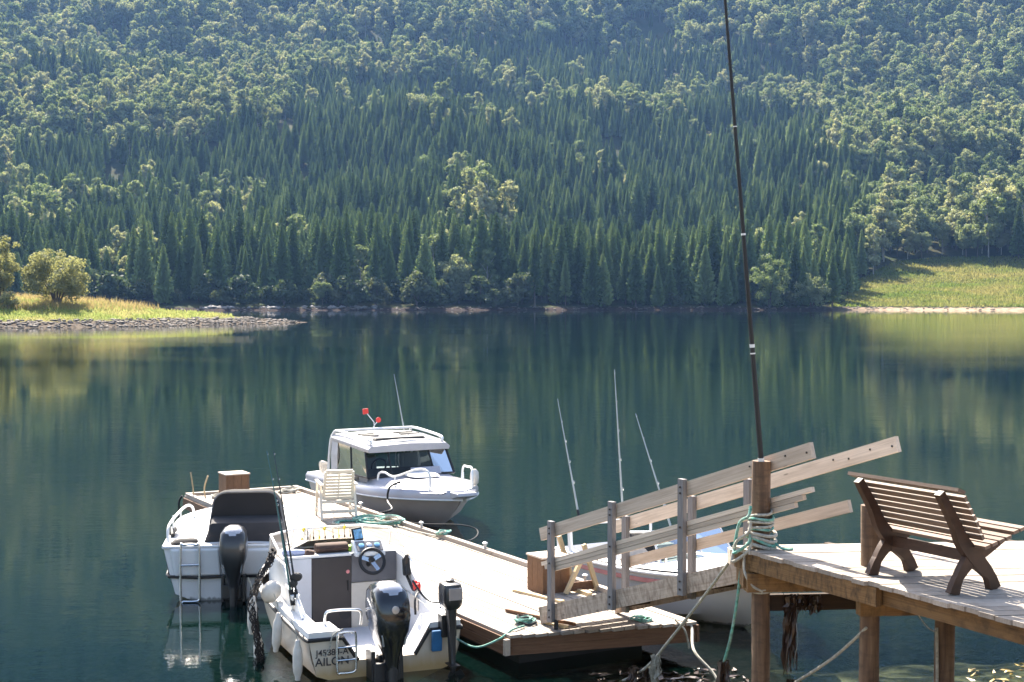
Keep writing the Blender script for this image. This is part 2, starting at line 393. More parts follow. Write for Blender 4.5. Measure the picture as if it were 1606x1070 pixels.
def spruce_crown(name, seed, h=20.0, R=3.1, base=2.0, sparse=0.0):
    R_ = np.random.default_rng(seed); T = Tris(); z = base; k = 0
    while z < h - 0.15:
        q = 1 - (z - base) / (h - base); rad_ = R * (0.08 + 0.92 * q ** 0.85) * (1 - 0.35 * math.exp(-(z - base) / 1.5))
        low = max(0, 1 - (z - base) / (0.35 * h))
        nb = int(8 + 5 * q)
        for b in range(nb):
            if R_.random() < sparse * low: continue
            a = 2 * PI * (b + R_.random() * 0.8) / nb + k * 1.7; L = rad_ * R_.uniform(0.72, 1.16)
            droop = L * R_.uniform(0.22, 0.48); w = L * R_.uniform(0.22, 0.34) * (1 - 0.5 * low * sparse) + 0.12
            c, s_ = math.cos(a), math.sin(a); zz = z + R_.uniform(-0.15, 0.15)
            def P(r, side, dz): return (c * r - s_ * side, s_ * r + c * side, zz + dz)
            m_ = L * 0.55
            V = [P(0.05, 0, 0), P(m_, w, -droop * 0.75 - 0.2), P(m_ * 1.05, 0, -droop * 0.42), P(m_, -w, -droop * 0.75 - 0.2), P(L, 0, -droop + L * 0.10),
                 P(L * 0.82, w * 0.7, -droop - 0.35), P(L * 0.82, -w * 0.7, -droop - 0.35)]
            T.add(V, [(0, 1, 2), (0, 2, 3), (2, 5, 4), (2, 4, 6)])
        z += 0.33 + 0.13 * q; k += 1
    T.add([(0.12, 0, h - 0.8), (-0.08, 0.1, h - 0.8), (-0.05, -0.1, h - 0.8), (0, 0, h + 0.5)], [(0, 1, 3), (1, 2, 3), (2, 0, 3)])
    return T.mesh(name, F_SPRUCE)
def leaf_crown(name, seed, blobs, leaves, size, material, squash=0.8):
    """blobs: (x,y,z,r) leaf clumps; leaves: small bent faces scattered on and in them"""
    R_ = np.random.default_rng(seed); B = np.array(blobs, float); vol = B[:, 3] ** 2; T = Tris()
    idx = R_.choice(len(B), leaves, p=vol / vol.sum())
    d = R_.normal(size=(leaves, 3)); d /= np.linalg.norm(d, axis=1)[:, None]
    rr = B[idx, 3] * (R_.random(leaves) ** 0.45)
    c = B[idx, :3] + d * rr[:, None] * np.array([1, 1, squash])
    nrm = d + R_.normal(size=(leaves, 3)) * 0.45; nrm /= np.linalg.norm(nrm, axis=1)[:, None]
    up = R_.normal(size=(leaves, 3)); a = np.cross(nrm, up); a /= np.linalg.norm(a, axis=1)[:, None]; b = np.cross(nrm, a)
    s1 = (size * R_.uniform(0.6, 1.3, leaves))[:, None]; s2 = s1 * 0.7
    V = np.stack([c - a * s1, c - b * s2 + nrm * s1 * 0.2, c + a * s1, c + b * s2 - nrm * s1 * 0.15], 1).reshape(-1, 3)
    i = np.arange(leaves) * 4; T.v = [V]; T.f = np.stack([i, i + 1, i + 2, i + 3], 1).tolist()
    return T.mesh(name, material)
def blobs_round(seed, n, rx, rz, zc, rb):
    R_ = np.random.default_rng(seed); out_ = []
    for _ in range(n):
        d = R_.normal(size=3); d /= np.linalg.norm(d); r = R_.uniform(0.45, 1.0)
        out_.append((d[0] * rx * r, d[1] * rx * r, zc + d[2] * rz * r, rb * R_.uniform(0.65, 1.25)))
    return out_
def blobs_tall(seed, n, h, base, rx, rb):
    R_ = np.random.default_rng(seed); out_ = []
    for _ in range(n):
        q = R_.random(); a = R_.uniform(0, 2 * PI); w = rx * math.sin(PI * (0.12 + 0.80 * q)) ** 0.8 * R_.uniform(0.25, 1.0)
        out_.append((math.cos(a) * w, math.sin(a) * w, base + (h - base) * q, rb * R_.uniform(0.6, 1.2) * (1.15 - 0.5 * q)))
    return out_
KINDS_ = {'spruce': [], 'birch': [], 'broad': [], 'shrub': []}
for i, (h, R, base, sp) in enumerate([(20, 4.0, 1.6, 0.0), (20, 3.4, 2.6, 0.15), (20, 4.5, 1.2, 0.05), (20, 3.1, 2.0, 0.1), (20, 3.8, 3.0, 0.5), (18, 4.4, 2.0, 0.3), (21, 3.0, 4.5, 0.7)]):
    KINDS_['spruce'].append((trunk_mesh('trunk', h * 0.97, 0.24, M_BARK), spruce_crown('crown', 10 + i, h, R, base, sp)))
for i in range(4):
    lim = [(5 + 1.5 * k, 2.2 * math.cos(k * 2.2 + i), 2.2 * math.sin(k * 2.2 + i), 3.0, 0.09) for k in range(5)]
    KINDS_['birch'].append((trunk_mesh('trunk', 13, 0.17, M_BIRCHBARK, 0.5, lim), leaf_crown('crown', 30 + i, blobs_tall(40 + i, 34, 14.5, 3.2, 3.0, 1.25), 3600, 0.29, F_BIRCH)))
    lim = [(3 + 1.1 * k, 3.2 * math.cos(k * 2.4 + i), 3.2 * math.sin(k * 2.4 + i), 3.4, 0.13) for k in range(6)]
    KINDS_['broad'].append((trunk_mesh('trunk', 9, 0.26, M_BARK, -0.3, lim), leaf_crown('crown', 50 + i, blobs_round(60 + i, 30, 4.0, 3.7, 7.4, 1.5), 4200, 0.32, F_BIRCH)))
    lim = [(0.3, 1.5 * math.cos(k * 1.6 + i), 1.5 * math.sin(k * 1.6 + i), 3.0, 0.07) for k in range(4)]
    KINDS_['shrub'].append((trunk_mesh('trunk', 3.6, 0.10, M_BARK, 0.3, lim), leaf_crown('crown', 70 + i, blobs_round(80 + i, 22, 2.3, 2.0, 2.6, 0.95), 1300, 0.28, F_SHRUB)))

# ---- where the trees stand (x, y on the slope) and what grows where
def view(x, y, z):                                # bearing and height as seen from the jetty, in units of the photograph's grid
    return 803 + 2230 * x / y, 466 - 2230 * (z - 4.2) / y
def inpoly(px, py, P): return poly_sd(px, py, P) > 0
BIRCH_L = [(-300, 175), (-300, 275), (0, 268), (70, 255), (160, 235), (260, 232), (340, 205), (440, 188), (510, 165), (470, 140), (330, 150), (210, 140), (120, 125), (0, 130)]
BIRCH_R = [(1345, 300), (1345, 400), (1400, 480), (2000, 480), (2000, 150), (1500, 150), (1330, 128), (1290, 150), (1330, 215)]
TOP = [(-400, 150), (0, 125), (130, 92), (260, 95), (400, 85), (520, 100), (640, 95), (800, 80), (900, 90), (990, 72), (1080, 85), (1180, 80), (1240, 110), (1300, 150), (1500, 160), (2000, 160), (2000, -900), (-400, -900)]
PALE = [[(830, 182), (900, 200), (1000, 206), (1090, 186), (1060, 168), (1010, 178), (900, 172)], [(360, 125), (480, 100), (560, 120), (700, 118), (760, 128), (720, 142), (560, 140), (420, 140)],
        [(1150, 150), (1300, 160), (1330, 200), (1280, 215), (1180, 185)], [(705, 300), (725, 290), (735, 345), (775, 385), (780, 430), (755, 432), (700, 395), (690, 345)]]
MEADOW = [(1300, 500), (1318, 478), (1345, 445), (1400, 418), (1470, 410), (2100, 405), (2100, 500)]
pts = []
yy = 452.0
while yy < 1560:
    sp = 6.2 + (yy - 450) * 0.0022
    half = 0.50 * yy + 25
    n_ = int(2 * half / sp); xs = np.linspace(-half, half, n_) + rng.uniform(-0.46, 0.46, n_) * sp; ys = yy + rng.uniform(-0.46, 0.46, n_) * sp
    pts.append(np.stack([xs, ys], 1)); yy += sp * 0.95 if yy < 1500 else sp * 1.6
P = np.concatenate(pts); sdist = P[:, 1] - shore_y(P[:, 0]); P = P[sdist > 5]; sdist = P[:, 1] - shore_y(P[:, 0])
Z = hill_z(P[:, 0], P[:, 1]); px, py = view(P[:, 0], P[:, 1], Z)
pn = vnoise(P[:, 0], P[:, 1], 60, 11); pn2 = vnoise(P[:, 0], P[:, 1], 24, 12); r1 = rng.random(len(P)); r2 = rng.random(len(P))
kind = np.full(len(P), 0)                         # 0 spruce, 1 birch, 2 broad, 3 shrub
qx_ = px + 130 * (pn2 - 0.5) + 60 * (r2 - 0.5); qy_ = py + 34 * (pn - 0.5)
bl = inpoly(qx_, qy_, BIRCH_L); br = inpoly(qx_, qy_, BIRCH_R); tp_ = inpoly(px, qy_, TOP)
leafy = bl & (r1 < 0.9) | br & (r1 < 0.93) | tp_ & (r1 < 0.92)
for qi, q in enumerate(PALE): leafy |= inpoly(px, py, q) & (r1 < (0.5 if qi == 3 else 0.85))
leafy |= (px < 480) & (py < 165) & (pn > 0.42) & (r1 < 0.8)
leafy |= (pn > 0.70) & (r1 < 0.28) & (sdist > 40)
leafy |= (r1 < 0.012)
kind[leafy] = np.where(r2[leafy] < 0.55, 1, 2)
front = (sdist < 26) & ((px < 830) | (px > 1180))
fs = front & (r1 < np.where(px < 830, 0.8, 0.5)); kind[fs] = np.where(r2[fs] < 0.86, 3, np.where(r2[fs] < 0.94, 1, 2))
kind[(sdist < 9) & (r1 < 0.5)] = 3
scl = np.where(kind == 0, rng.uniform(0.66, 1.22, len(P)) * (0.72 + 0.56 * pn2) * (0.98 - 0.20 * smooth01((sdist - 250) / 700)), rng.uniform(0.6, 1.15, len(P)) * (0.75 + 0.6 * pn2))
scl[kind == 2] *= 0.95
scl[kind == 3] *= rng.uniform(0.9, 1.9, (kind == 3).sum())
scl *= np.where(tp_ & (kind > 0), 1.85, np.where(((kind == 1) | (kind == 2)) & (sdist > 45), 1.5, np.where((kind == 1) | (kind == 2), 1.15, 1.0)))
scl = np.where((kind == 0) & (sdist < 60), scl * 1.12, scl)
bald = inpoly(px, py, [(690, -60), (700, 50), (800, 66), (900, 62), (1000, 40), (1010, -60)]) & (r2 < 0.30)
keep = ~inpoly(px, py, MEADOW) & ~bald & ~(tp_ & (vnoise(P[:, 0] * 7.1, P[:, 1] * 5.3, 1.0, 31) > 0.55)) & ~((bl | br) & (kind > 0) & (sdist > 45) & (vnoise(P[:, 0] * 7.1, P[:, 1] * 5.3, 1.0, 32) > 0.68)) & ~((kind == 0) & (sdist > 60) & (vnoise(P[:, 0], P[:, 1], 33, 14) < 0.17)) & (rng.random(len(P)) > 0.06)
P, Z, kind, scl, px, py, sdist, tp_ = P[keep], Z[keep], kind[keep], scl[keep], px[keep], py[keep], sdist[keep], tp_[keep]
rot = rng.uniform(0, 2 * PI, len(P)); var = rng.integers(0, 64, len(P))
inview = (px > -40) & (px < 1650) & (py > -20)
KN = ['spruce', 'birch', 'broad', 'shrub']
INFO = {'spruce': ('spruce_tree', 'dark green pointed spruce standing in the forest along the far shore', 'tree', 'spruces along the far shore'),
        'birch': ('birch_tree', 'slender pale leafy birch standing between darker trees on the far hillside', 'tree', 'birches on the far hillside'),
        'broad': ('broadleaf_tree', 'round crowned leafy tree growing on the far hillside', 'tree', 'round leafy trees on the far hillside'),
        'shrub': ('shore_shrub', 'low leafy shrub at the edge of the far shore', 'shrub', 'shrubs along the far shore')}
def forest_nodes():
    g = bpy.data.node_groups.new('scatter', 'GeometryNodeTree')
    g.interface.new_socket('Geometry', in_out='INPUT', socket_type='NodeSocketGeometry'); g.interface.new_socket('Geometry', in_out='OUTPUT', socket_type='NodeSocketGeometry')
    return g
SRC = bpy.data.collections.new('tree_sources')
def forest(name, label_, kindname, sel):
    col = bpy.data.collections.new('src_' + kindname)
    for i, (tm, cm) in enumerate(KINDS_[kindname]):
        me = bpy.data.meshes.new('tree_' + kindname); bm = bmesh.new(); bm.from_mesh(cm); nf = len(bm.faces); bm.from_mesh(tm); bm.faces.ensure_lookup_table()
        for f in bm.faces[nf:]: f.material_index = 1
        bm.to_mesh(me); bm.free(); me.materials.append(cm.materials[0]); me.materials.append(tm.materials[0])
        col.objects.link(bpy.data.objects.new('%s_%02d' % (kindname, i), me))
    me = bpy.data.meshes.new(name); me.from_pydata(np.stack([P[sel, 0], P[sel, 1], Z[sel] - 0.2], 1).tolist(), [], [])
    for nm, arr, ty in (('sc', scl[sel].astype(np.float32), 'FLOAT'), ('rz', rot[sel].astype(np.float32), 'FLOAT'), ('va', (var[sel] % len(KINDS_[kindname])).astype(np.int32), 'INT')):
        a = me.attributes.new(nm, ty, 'POINT'); a.data.foreach_set('value', arr)
    o = link(bpy.data.objects.new(name, me)); tag(o, label_, 'forest', kind='stuff')
    g = forest_nodes(); N = g.nodes; gi = N.new('NodeGroupInput'); go = N.new('NodeGroupOutput')
    ci = N.new('GeometryNodeCollectionInfo'); ci.inputs['Collection'].default_value = col; ci.inputs['Separate Children'].default_value = True; ci.inputs['Reset Children'].default_value = True
    ip = N.new('GeometryNodeInstanceOnPoints'); ip.inputs['Pick Instance'].default_value = True
    def attr(nm, ty):
        a = N.new('GeometryNodeInputNamedAttribute'); a.data_type = ty; a.inputs['Name'].default_value = nm; return a.outputs['Attribute']
    cr = N.new('ShaderNodeCombineXYZ'); e2r = N.new('FunctionNodeEulerToRotation')
    g.links.new(attr('rz', 'FLOAT'), cr.inputs[2]); g.links.new(cr.outputs[0], e2r.inputs[0])
    g.links.new(gi.outputs[0], ip.inputs['Points']); g.links.new(ci.outputs[0], ip.inputs['Instance'])
    g.links.new(attr('va', 'INT'), ip.inputs['Instance Index']); g.links.new(e2r.outputs[0], ip.inputs['Rotation']); g.links.new(attr('sc', 'FLOAT'), ip.inputs['Scale'])
    g.links.new(ip.outputs[0], go.inputs[0])
    md = o.modifiers.new('scatter', 'NODES'); md.node_group = g
    return o
single = np.zeros(len(P), bool)
for ki, kn in enumerate(KN):
    cand = np.where((kind == ki) & inview)[0]
    cand = cand[np.argsort(P[cand, 1] - shore_y(P[cand, 0]))][:{'spruce': 290, 'birch': 170, 'broad': 150, 'shrub': 150}[kn]]
    single[cand] = True
    nm, lb, ct, gr = INFO[kn]
    FORMS = {'spruce': ['dense dark green spruce', 'slim green spruce', 'broad skirted green spruce', 'very narrow dark spruce', 'spruce with bare lower trunk', 'stout green spruce', 'thin spruce with long bare trunk'], 'birch': ['slender pale birch', 'pale birch with open crown', 'leaning pale birch', 'straight pale birch'], 'broad': ['round crowned leafy tree', 'wide leafy tree', 'bushy leafy tree', 'loose crowned leafy tree'], 'shrub': ['low leafy shrub', 'loose leafy shrub', 'rounded leafy shrub', 'spreading leafy shrub']}[kn]
    for i in cand:
        tm, cm = KINDS_[kn][int(var[i]) % len(KINDS_[kn])]
        e = link(bpy.data.objects.new(nm, None)); vi = int(var[i]) % len(KINDS_[kn]); size_ = 'low' if scl[i] < 0.82 else ('tall' if scl[i] > 1.08 else 'medium')
        where = 'right at the far waterline' if sdist[i] < 14 else ('just behind the far waterline' if sdist[i] < 40 else 'up on the far hillside')
        tag(e, size_ + ' ' + FORMS[vi] + ' ' + where, ct, gr)
        e.location = (P[i, 0], P[i, 1], Z[i] - 0.2); e.rotation_euler = (0, 0, rot[i]); e.scale = (scl[i],) * 3
        for pn_, me in (('trunk', tm), ('crown', cm)):
            c_ = link(bpy.data.objects.new(pn_, me)); c_.parent = e
forest('spruce_forest', 'dense spruce forest covering the hillside above the far shore', 'spruce', (kind == 0) & ~single)
forest('birch_forest', 'pale birches spread over the far hillside', 'birch', (kind == 1) & ~single)
forest('broadleaf_forest', 'round leafy trees massed over the upper far hillside', 'broad', (kind == 2) & ~single)
forest('shrub_thicket', 'low shrubs in a thicket behind the far shore', 'shrub', (kind == 3) & ~single)

# ---- trees and bushes that stand by themselves
def solo(name, label_, cat, x, y, s, blobs, leaves, size, seed, stems, material=F_WILLOW, z=None, group=None):
    z = (spit_z(np.array([x]), np.array([y]))[0] if y < 320 else hill_z(np.array([x]), np.array([y]))[0]) if z is None else z
    e = thing(name, label_, cat, (x, y, z - 0.15), 0, group)
    b = MB()
    for (pp, r0) in stems: b.tube(pp, [r0 * (1 - 0.85 * k / (len(pp) - 1)) for k in range(len(pp))], 7)
    b.build('trunk', M_BARK, e, True)
    me = leaf_crown('crown', seed, blobs, leaves, size, material); o = link(bpy.data.objects.new('crown', me)); o.parent = e
    return e
def stems_for(seed, n, h, spread, r):
    R_ = random.Random(seed); L = []
    for k in range(n):
        a = 2 * PI * k / n + R_.random(); s_ = spread * R_.uniform(0.4, 1)
        L.append(([(0.2 * math.cos(a), 0.2 * math.sin(a), -0.3), (s_ * .35 * math.cos(a), s_ * .35 * math.sin(a), h * .35), (s_ * .75 * math.cos(a + .3), s_ * .75 * math.sin(a + .3), h * .68), (s_ * math.cos(a), s_ * math.sin(a), h)], r * R_.uniform(.6, 1)))
    return L
solo('willow_tree', 'big round olive willow on the grassy spit', 'tree', -68.5, 214, 1, blobs_round(201, 80, 5.7, 3.7, 4.6, 1.25), 12000, 0.17, 301, stems_for(1, 7, 5.5, 3.4, 0.22))
solo('alder_tree', 'tall slim tree beside the round willow on the grassy spit', 'tree', -75.8, 211, 1, blobs_tall(202, 46, 10.0, 2.6, 3.2, 1.1), 6000, 0.17, 302, stems_for(2, 3, 7.5, 1.3, 0.2))
solo('willow_bush', 'small rounded bush between the two trees on the grassy spit', 'shrub', -73.0, 206, 1, blobs_round(203, 16, 1.5, 1.0, 1.3, 0.6), 1800, 0.13, 303, stems_for(3, 4, 1.7, 1.0, 0.07))
solo('birch_tree', 'pale topped leafy tree at the edge of the lakeside meadow', 'tree', 83, 459, 1, blobs_tall(204, 44, 17, 1.5, 6.0, 1.9), 5200, 0.27, 304, stems_for(4, 3, 13, 3, 0.22), F_BIRCH)
solo('broadleaf_tree', 'low spreading leafy tree at the edge of the lakeside meadow', 'tree', 97, 460, 1, blobs_round(205, 44, 6.4, 4.6, 5.4, 1.8), 5200, 0.27, 305, stems_for(5, 4, 8, 4, 0.22), F_BIRCH)

# ---- grass, shore stones
def blades(name, label_, cat, xs, ys, zs, h, w, material, seed):
    R_ = np.random.default_rng(seed); n = len(xs); a = R_.uniform(0, PI, n); hh = h * R_.uniform(0.55, 1.25, n); ln = R_.normal(0, 0.28, (n, 2)) * hh[:, None]
    c = np.cos(a) * w; s_ = np.sin(a) * w
    V = np.stack([np.stack([xs - c, ys - s_, zs - .05], 1), np.stack([xs + c, ys + s_, zs - .05], 1), np.stack([xs + ln[:, 0], ys + ln[:, 1], zs + hh], 1)], 1).reshape(-1, 3)
    i = np.arange(n) * 3
    me = bpy.data.meshes.new(name); me.from_pydata(V.tolist(), [], np.stack([i, i + 1, i + 2], 1).tolist()); me.materials.append(material); me.update()
    o = link(bpy.data.objects.new(name, me)); return tag(o, label_, cat, kind='stuff')
def grass_mat(name, c1, c2, sc_):
    m, t, out = nt(name); n = noise(t, coords(t), sc_, 4, 0.6)
    base = ramp(t, n, [(0.35, c1), (0.65, c2)]); d = node(t, 'ShaderNodeBsdfDiffuse'); tr = node(t, 'ShaderNodeBsdfTranslucent'); mx = node(t, 'ShaderNodeMixShader', )
    mx.inputs[0].default_value = 0.5; lk(t, base, d.inputs[0]); lk(t, base, tr.inputs[0]); lk(t, d.outputs[0], mx.inputs[1]); lk(t, tr.outputs[0], mx.inputs[2]); lk(t, mx.outputs[0], out.inputs[0]); return m
G1 = grass_mat('spit_grass', (0.24, 0.29, 0.08), (0.37, 0.35, 0.13), 0.25)
G2 = grass_mat('dry_grass', (0.30, 0.23, 0.10), (0.38, 0.30, 0.13), 0.3)
G3 = grass_mat('meadow_far', (0.14, 0.19, 0.035), (0.28, 0.25, 0.08), 0.05)
n_ = 90000; gx = rng.uniform(-110, -34, n_); gy = rng.uniform(170, 285, n_); gz = spit_z(gx, gy); ok = (gz > 0.85 + 0.35 * vnoise(gx, gy, 4, 21)) & (np.abs(gx / gy) < .42)
blades('grass', 'green summer grass on the spit', 'grass', gx[ok], gy[ok], gz[ok], 0.42, 0.10, G1, 1)
ok2 = ok & (gz > 2.2) & (vnoise(gx, gy, 5, 22) > 0.35)
blades('dry_grass', 'tall straw coloured grass along the crest of the spit', 'grass', gx[ok2] + .4, gy[ok2] + .3, gz[ok2], 1.0, 0.05, G2, 2)
n_ = 170000; gx = rng.uniform(95, 320, n_); gy = rng.uniform(440, 620, n_); gz = hill_z(gx, gy); qx, qy = view(gx, gy, gz); ok = inpoly(qx, qy, [(1290, 486), (1320, 470), (1345, 440), (1400, 412), (1470, 404), (2100, 398), (2100, 486)]) & (gz > 1.1)
blades('meadow', 'green and straw coloured meadow grass on the far shore', 'grass', gx[ok], gy[ok], gz[ok], 0.75, 0.22, G3, 3)
M_STONE = mat('shore_stone', (0.10, 0.078, 0.060), 0.85, var=0.45, scale=0.8)
M_PALESTONE = mat('pale_stone', (0.17, 0.155, 0.145), 0.8, var=0.3, scale=0.6)
def rocks(name, label_, X, Y, Zs, S, material, seed):
    bm = bmesh.new(); bmesh.ops.create_icosphere(bm, subdivisions=1, radius=1.0); bv = np.array([v.co[:] for v in bm.verts]); bf = np.array([[v.index for v in f.verts] for f in bm.faces]); bm.free()
    R_ = np.random.default_rng(seed); n = len(X); V = bv[None] * R_.uniform(0.7, 1.25, (n, len(bv), 1)) * (S[:, None] * np.stack([R_.uniform(.8, 1.5, n), R_.uniform(.7, 1.2, n), R_.uniform(.45, .8, n)], 1))[:, None, :]
    V = V + np.stack([X, Y, Zs], 1)[:, None, :]; Fi = (bf[None] + (np.arange(n) * len(bv))[:, None, None]).reshape(-1, 3)
    me = bpy.data.meshes.new(name); me.from_pydata(V.reshape(-1, 3).tolist(), [], Fi.tolist()); me.materials.append(material); me.update()
    return tag(link(bpy.data.objects.new(name, me)), label_, 'stones', kind='stuff')
n_ = 16000; gx = rng.uniform(-100, -35, n_); gy = rng.uniform(172, 240, n_); gd = poly_sd(gx, gy, SPIT); gz = spit_z(gx, gy); ok = (gd > 0.1) & (gd < 6.0) & (gz < 1.02) & (np.abs(gx / gy) < .42)
rocks('shore_stones', 'brown and grey stones piled along the edge of the spit', gx[ok], gy[ok], gz[ok], rng.uniform(0.10, 0.36, ok.sum()) * np.where(rng.random(ok.sum()) < .1, 1.5, 1), M_STONE, 4)
n_ = 420; gx = rng.uniform(-130, 150, n_); gy = shore_y(gx) + rng.uniform(1.0, 6, n_); gz = hill_z(gx, gy)
rocks('far_shore_stones', 'scattered stones along the far waterline', gx, gy, gz, rng.uniform(0.15, 0.55, n_), M_STONE, 5)
n_ = 56; gx = np.concatenate([rng.uniform(-98, -62, 36), rng.uniform(-62, -42, 20)]); gy = shore_y(gx) + rng.uniform(3.5, 6, n_); gz = hill_z(gx, gy)
rocks('pale_shore_rocks', 'pale grey boulders at the foot of the dark far forest', gx, gy, gz, rng.uniform(0.4, 1.3, n_), M_PALESTONE, 6)
# ================================================================== JETTY, GANGWAY, FLOATING DOCK
W_DECK = wood('weathered_deck', (0.27, 0.228, 0.185), (0.43, 0.375, 0.32), (0.15, 0.115, 0.085), 0.55, vmin=0.72, vmax=1.2)
W_DECKM = wood('weathered_deck_metric', (0.27, 0.228, 0.185), (0.43, 0.375, 0.32), (0.15, 0.115, 0.085), 0.55, gs=(0.8, 30, 8), vmin=0.72, vmax=1.2)
W_FASCIA = wood('brown_fascia', (0.111, 0.055, 0.029), (0.195, 0.104, 0.058), (0.058, 0.033, 0.019), 0.6)
W_RAIL = wood('grey_rail_wood', (0.52, 0.41, 0.31), (0.74, 0.61, 0.48), (0.30, 0.21, 0.14), 0.5)
W_STRINGER = wood('stained_stringer', (0.40, 0.30, 0.22), (0.60, 0.48, 0.37), (0.12, 0.07, 0.045), 0.9, ss=(26, 1.0, 0.5))
W_JETTY = wood('golden_jetty_beam', (0.128, 0.068, 0.026), (0.270, 0.158, 0.068), (0.034, 0.021, 0.012), 1.0, ss=(14, 1.0, 0.4))
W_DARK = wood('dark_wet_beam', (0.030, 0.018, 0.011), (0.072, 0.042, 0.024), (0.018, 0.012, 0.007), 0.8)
W_BOX = wood('planed_box_wood', (0.136, 0.071, 0.037), (0.223, 0.124, 0.068), (0.087, 0.043, 0.025), 0.4, vmin=0.9, vmax=1.08)
W_BOXTOP = wood('pale_wood_sunlit_top', (0.45, 0.36, 0.28), (0.62, 0.52, 0.42))  # pale boards; on the box lids it paints in the sunlit top
W_BENCH = wood('dark_bench_wood', (0.037, 0.018, 0.011), (0.085, 0.043, 0.025), (0.025, 0.013, 0.008), 0.5, rough=0.55, knots=False)
W_SLAT = wood('bench_slat_wood', (0.125, 0.082, 0.058), (0.235, 0.162, 0.118), None, rough=0.6, knots=False)
W_PALE = wood('raw_pine', (0.50, 0.37, 0.20), (0.66, 0.52, 0.32))
M_POSTGREY = mat('grey_painted_post', (0.1800, 0.1688, 0.1650), 0.75, var=0.25, scale=5, dirt=(0.12, 0.10, 0.09), dirt_amt=0.5)
M_BLACK = mat('black_rubber', (0.0072, 0.0072, 0.0080), 0.55, var=0.2)
M_FLOAT = mat('dark_float', (0.02, 0.02, 0.02), 0.7)
M_ROPE_W = mat('white_rope', (0.38, 0.36, 0.30), 0.9, var=0.35, scale=40)
M_ROPE_G = mat('green_rope', (0.10, 0.30, 0.24), 0.9, var=0.6, scale=30, dirt=(0.55, 0.56, 0.48), dirt_amt=0.8)
M_ROPE_D = mat('dark_rope', (0.03, 0.03, 0.03), 0.9, var=0.3, scale=30)
M_WEED = mat('wet_seaweed', (0.045, 0.024, 0.014), 0.35, var=0.5, scale=9)
M_WEEDY = mat('yellow_wrack', (0.30, 0.21, 0.05), 0.4, var=0.6, scale=5)
M_STEEL = mat('stainless_steel', (0.62, 0.62, 0.62), 0.25, 1.0, var=0.05)
M_GALV = mat('galvanised', (0.45, 0.46, 0.47), 0.5, 0.8, var=0.15)

UNIT = {}
def unit_mesh(material):
    if material.name not in UNIT: UNIT[material.name] = MB().box((0, 0, 0), (1, 1, 1)).mesh('board', material)
    return UNIT[material.name]
def board(parent, name, a, b, w, h, material, up=(0, 0, 1), world=True):
    """one board from a to b; w across, h along up"""
    a, b = Vector(a), Vector(b); d = b - a; x = d.normalized(); y = Vector(up).cross(x)
    if y.length < 1e-4: y = Vector((1, 0, 0)).cross(x)
    y.normalize(); z = x.cross(y)
    M = Matrix((x, y, z)).transposed().to_4x4(); M.translation = (a + b) / 2
    o = link(bpy.data.objects.new(name, unit_mesh(material))); put(o, parent, world)
    o.matrix_basis = M @ Matrix.Diagonal((d.length, w, h, 1)); return o
RB = random.Random(5)
def V3(p, z): return Vector((p[0], p[1], z))
def smooth_path(pts, n=8):
    pts = [Vector(p) for p in pts]; out_ = []
    for i in range(len(pts) - 1):
        p0 = pts[max(i - 1, 0)]; p1 = pts[i]; p2 = pts[i + 1]; p3 = pts[min(i + 2, len(pts) - 1)]
        for k in range(n):
            s_ = k / n
            out_.append(0.5 * ((2 * p1) + (p2 - p0) * s_ + (2 * p0 - 5 * p1 + 4 * p2 - p3) * s_ ** 2 + (3 * p1 - p0 - 3 * p2 + p3) * s_ ** 3))
    return out_ + [pts[-1]]
def rope(name, label_, pts, r, material, cat='rope', group=None, n=8, parent=None):
    o = MB().tube(smooth_path(pts, n), r, 7).build(name, material, parent, True, world=parent is not None)
    if label_: tag(o, label_, cat, group)
    return o

# ---- floating dock
U = Vector((-0.4855, 0.874, 0)); Vv = Vector((0.874, 0.4855, 0)); DO = Vector((-0.04, 15.83, 0)); DZ = 0.41
def dk(s_, w, z=DZ): return DO + U * s_ + Vv * w + Vector((0, 0, z))
DL, DW = 12.8, 2.25
def near_s(w): return -0.50 * w / DW
dock = thing('floating_dock', 'long floating wooden dock with sunlit grey planks between the boats', 'dock', dk(DL / 2, DW / 2, 0))
nrow = 15; pw = DW / nrow
for r in range(nrow):
    w = (r + 0.5) * pw; s0 = near_s(w) - RB.uniform(0, 0.03); cuts = [s0] + [3.2 + (r % 3) * 0.55, 6.4 + (r % 2) * 0.6, 9.6 + ((r + 1) % 3) * 0.5] + [DL]
    for c0, c1 in zip(cuts, cuts[1:]):
        dz = RB.uniform(-0.003, 0.003)
        board(dock, 'plank', dk(c0 + 0.004, w, DZ - 0.017 + dz), dk(c1 - 0.004, w, DZ - 0.017 + dz), pw - 0.012, 0.034, W_DECK)
for k, (zc, hh) in enumerate(((0.325, 0.095), (0.226, 0.098))):
    off = 0.02 + 0.004 * k
    board(dock, 'fascia_board', dk(0.02, -off + 0.02, zc), dk(DL, -off + 0.02, zc), 0.04, hh, W_FASCIA)
    board(dock, 'fascia_board', dk(near_s(DW), DW + off - 0.02, zc), dk(DL, DW + off - 0.02, zc), 0.04, hh, W_FASCIA)
    board(dock, 'fascia_board', dk(0.03, 0.02, zc), dk(near_s(DW) + 0.03, DW - 0.02, zc), 0.045, hh, W_FASCIA)
    board(dock, 'fascia_board', dk(DL - .02, 0.0, zc), dk(DL - .02, DW, zc), 0.045, hh, W_FASCIA)
board(dock, 'corner_board', dk(-0.015, -0.03, 0.37), dk(-0.015, -0.03, 0.19), 0.05, 0.065, W_BOXTOP, up=tuple(Vv))
for w0 in (DW - 0.05,):
    for c0, c1 in ((0.6, 4.4), (4.42, 8.6), (8.62, 12.75)):
        board(dock, 'edge_rail', dk(c0, w0, DZ + 0.035), dk(c1, w0, DZ + 0.035), 0.09, 0.06, W_DECK)
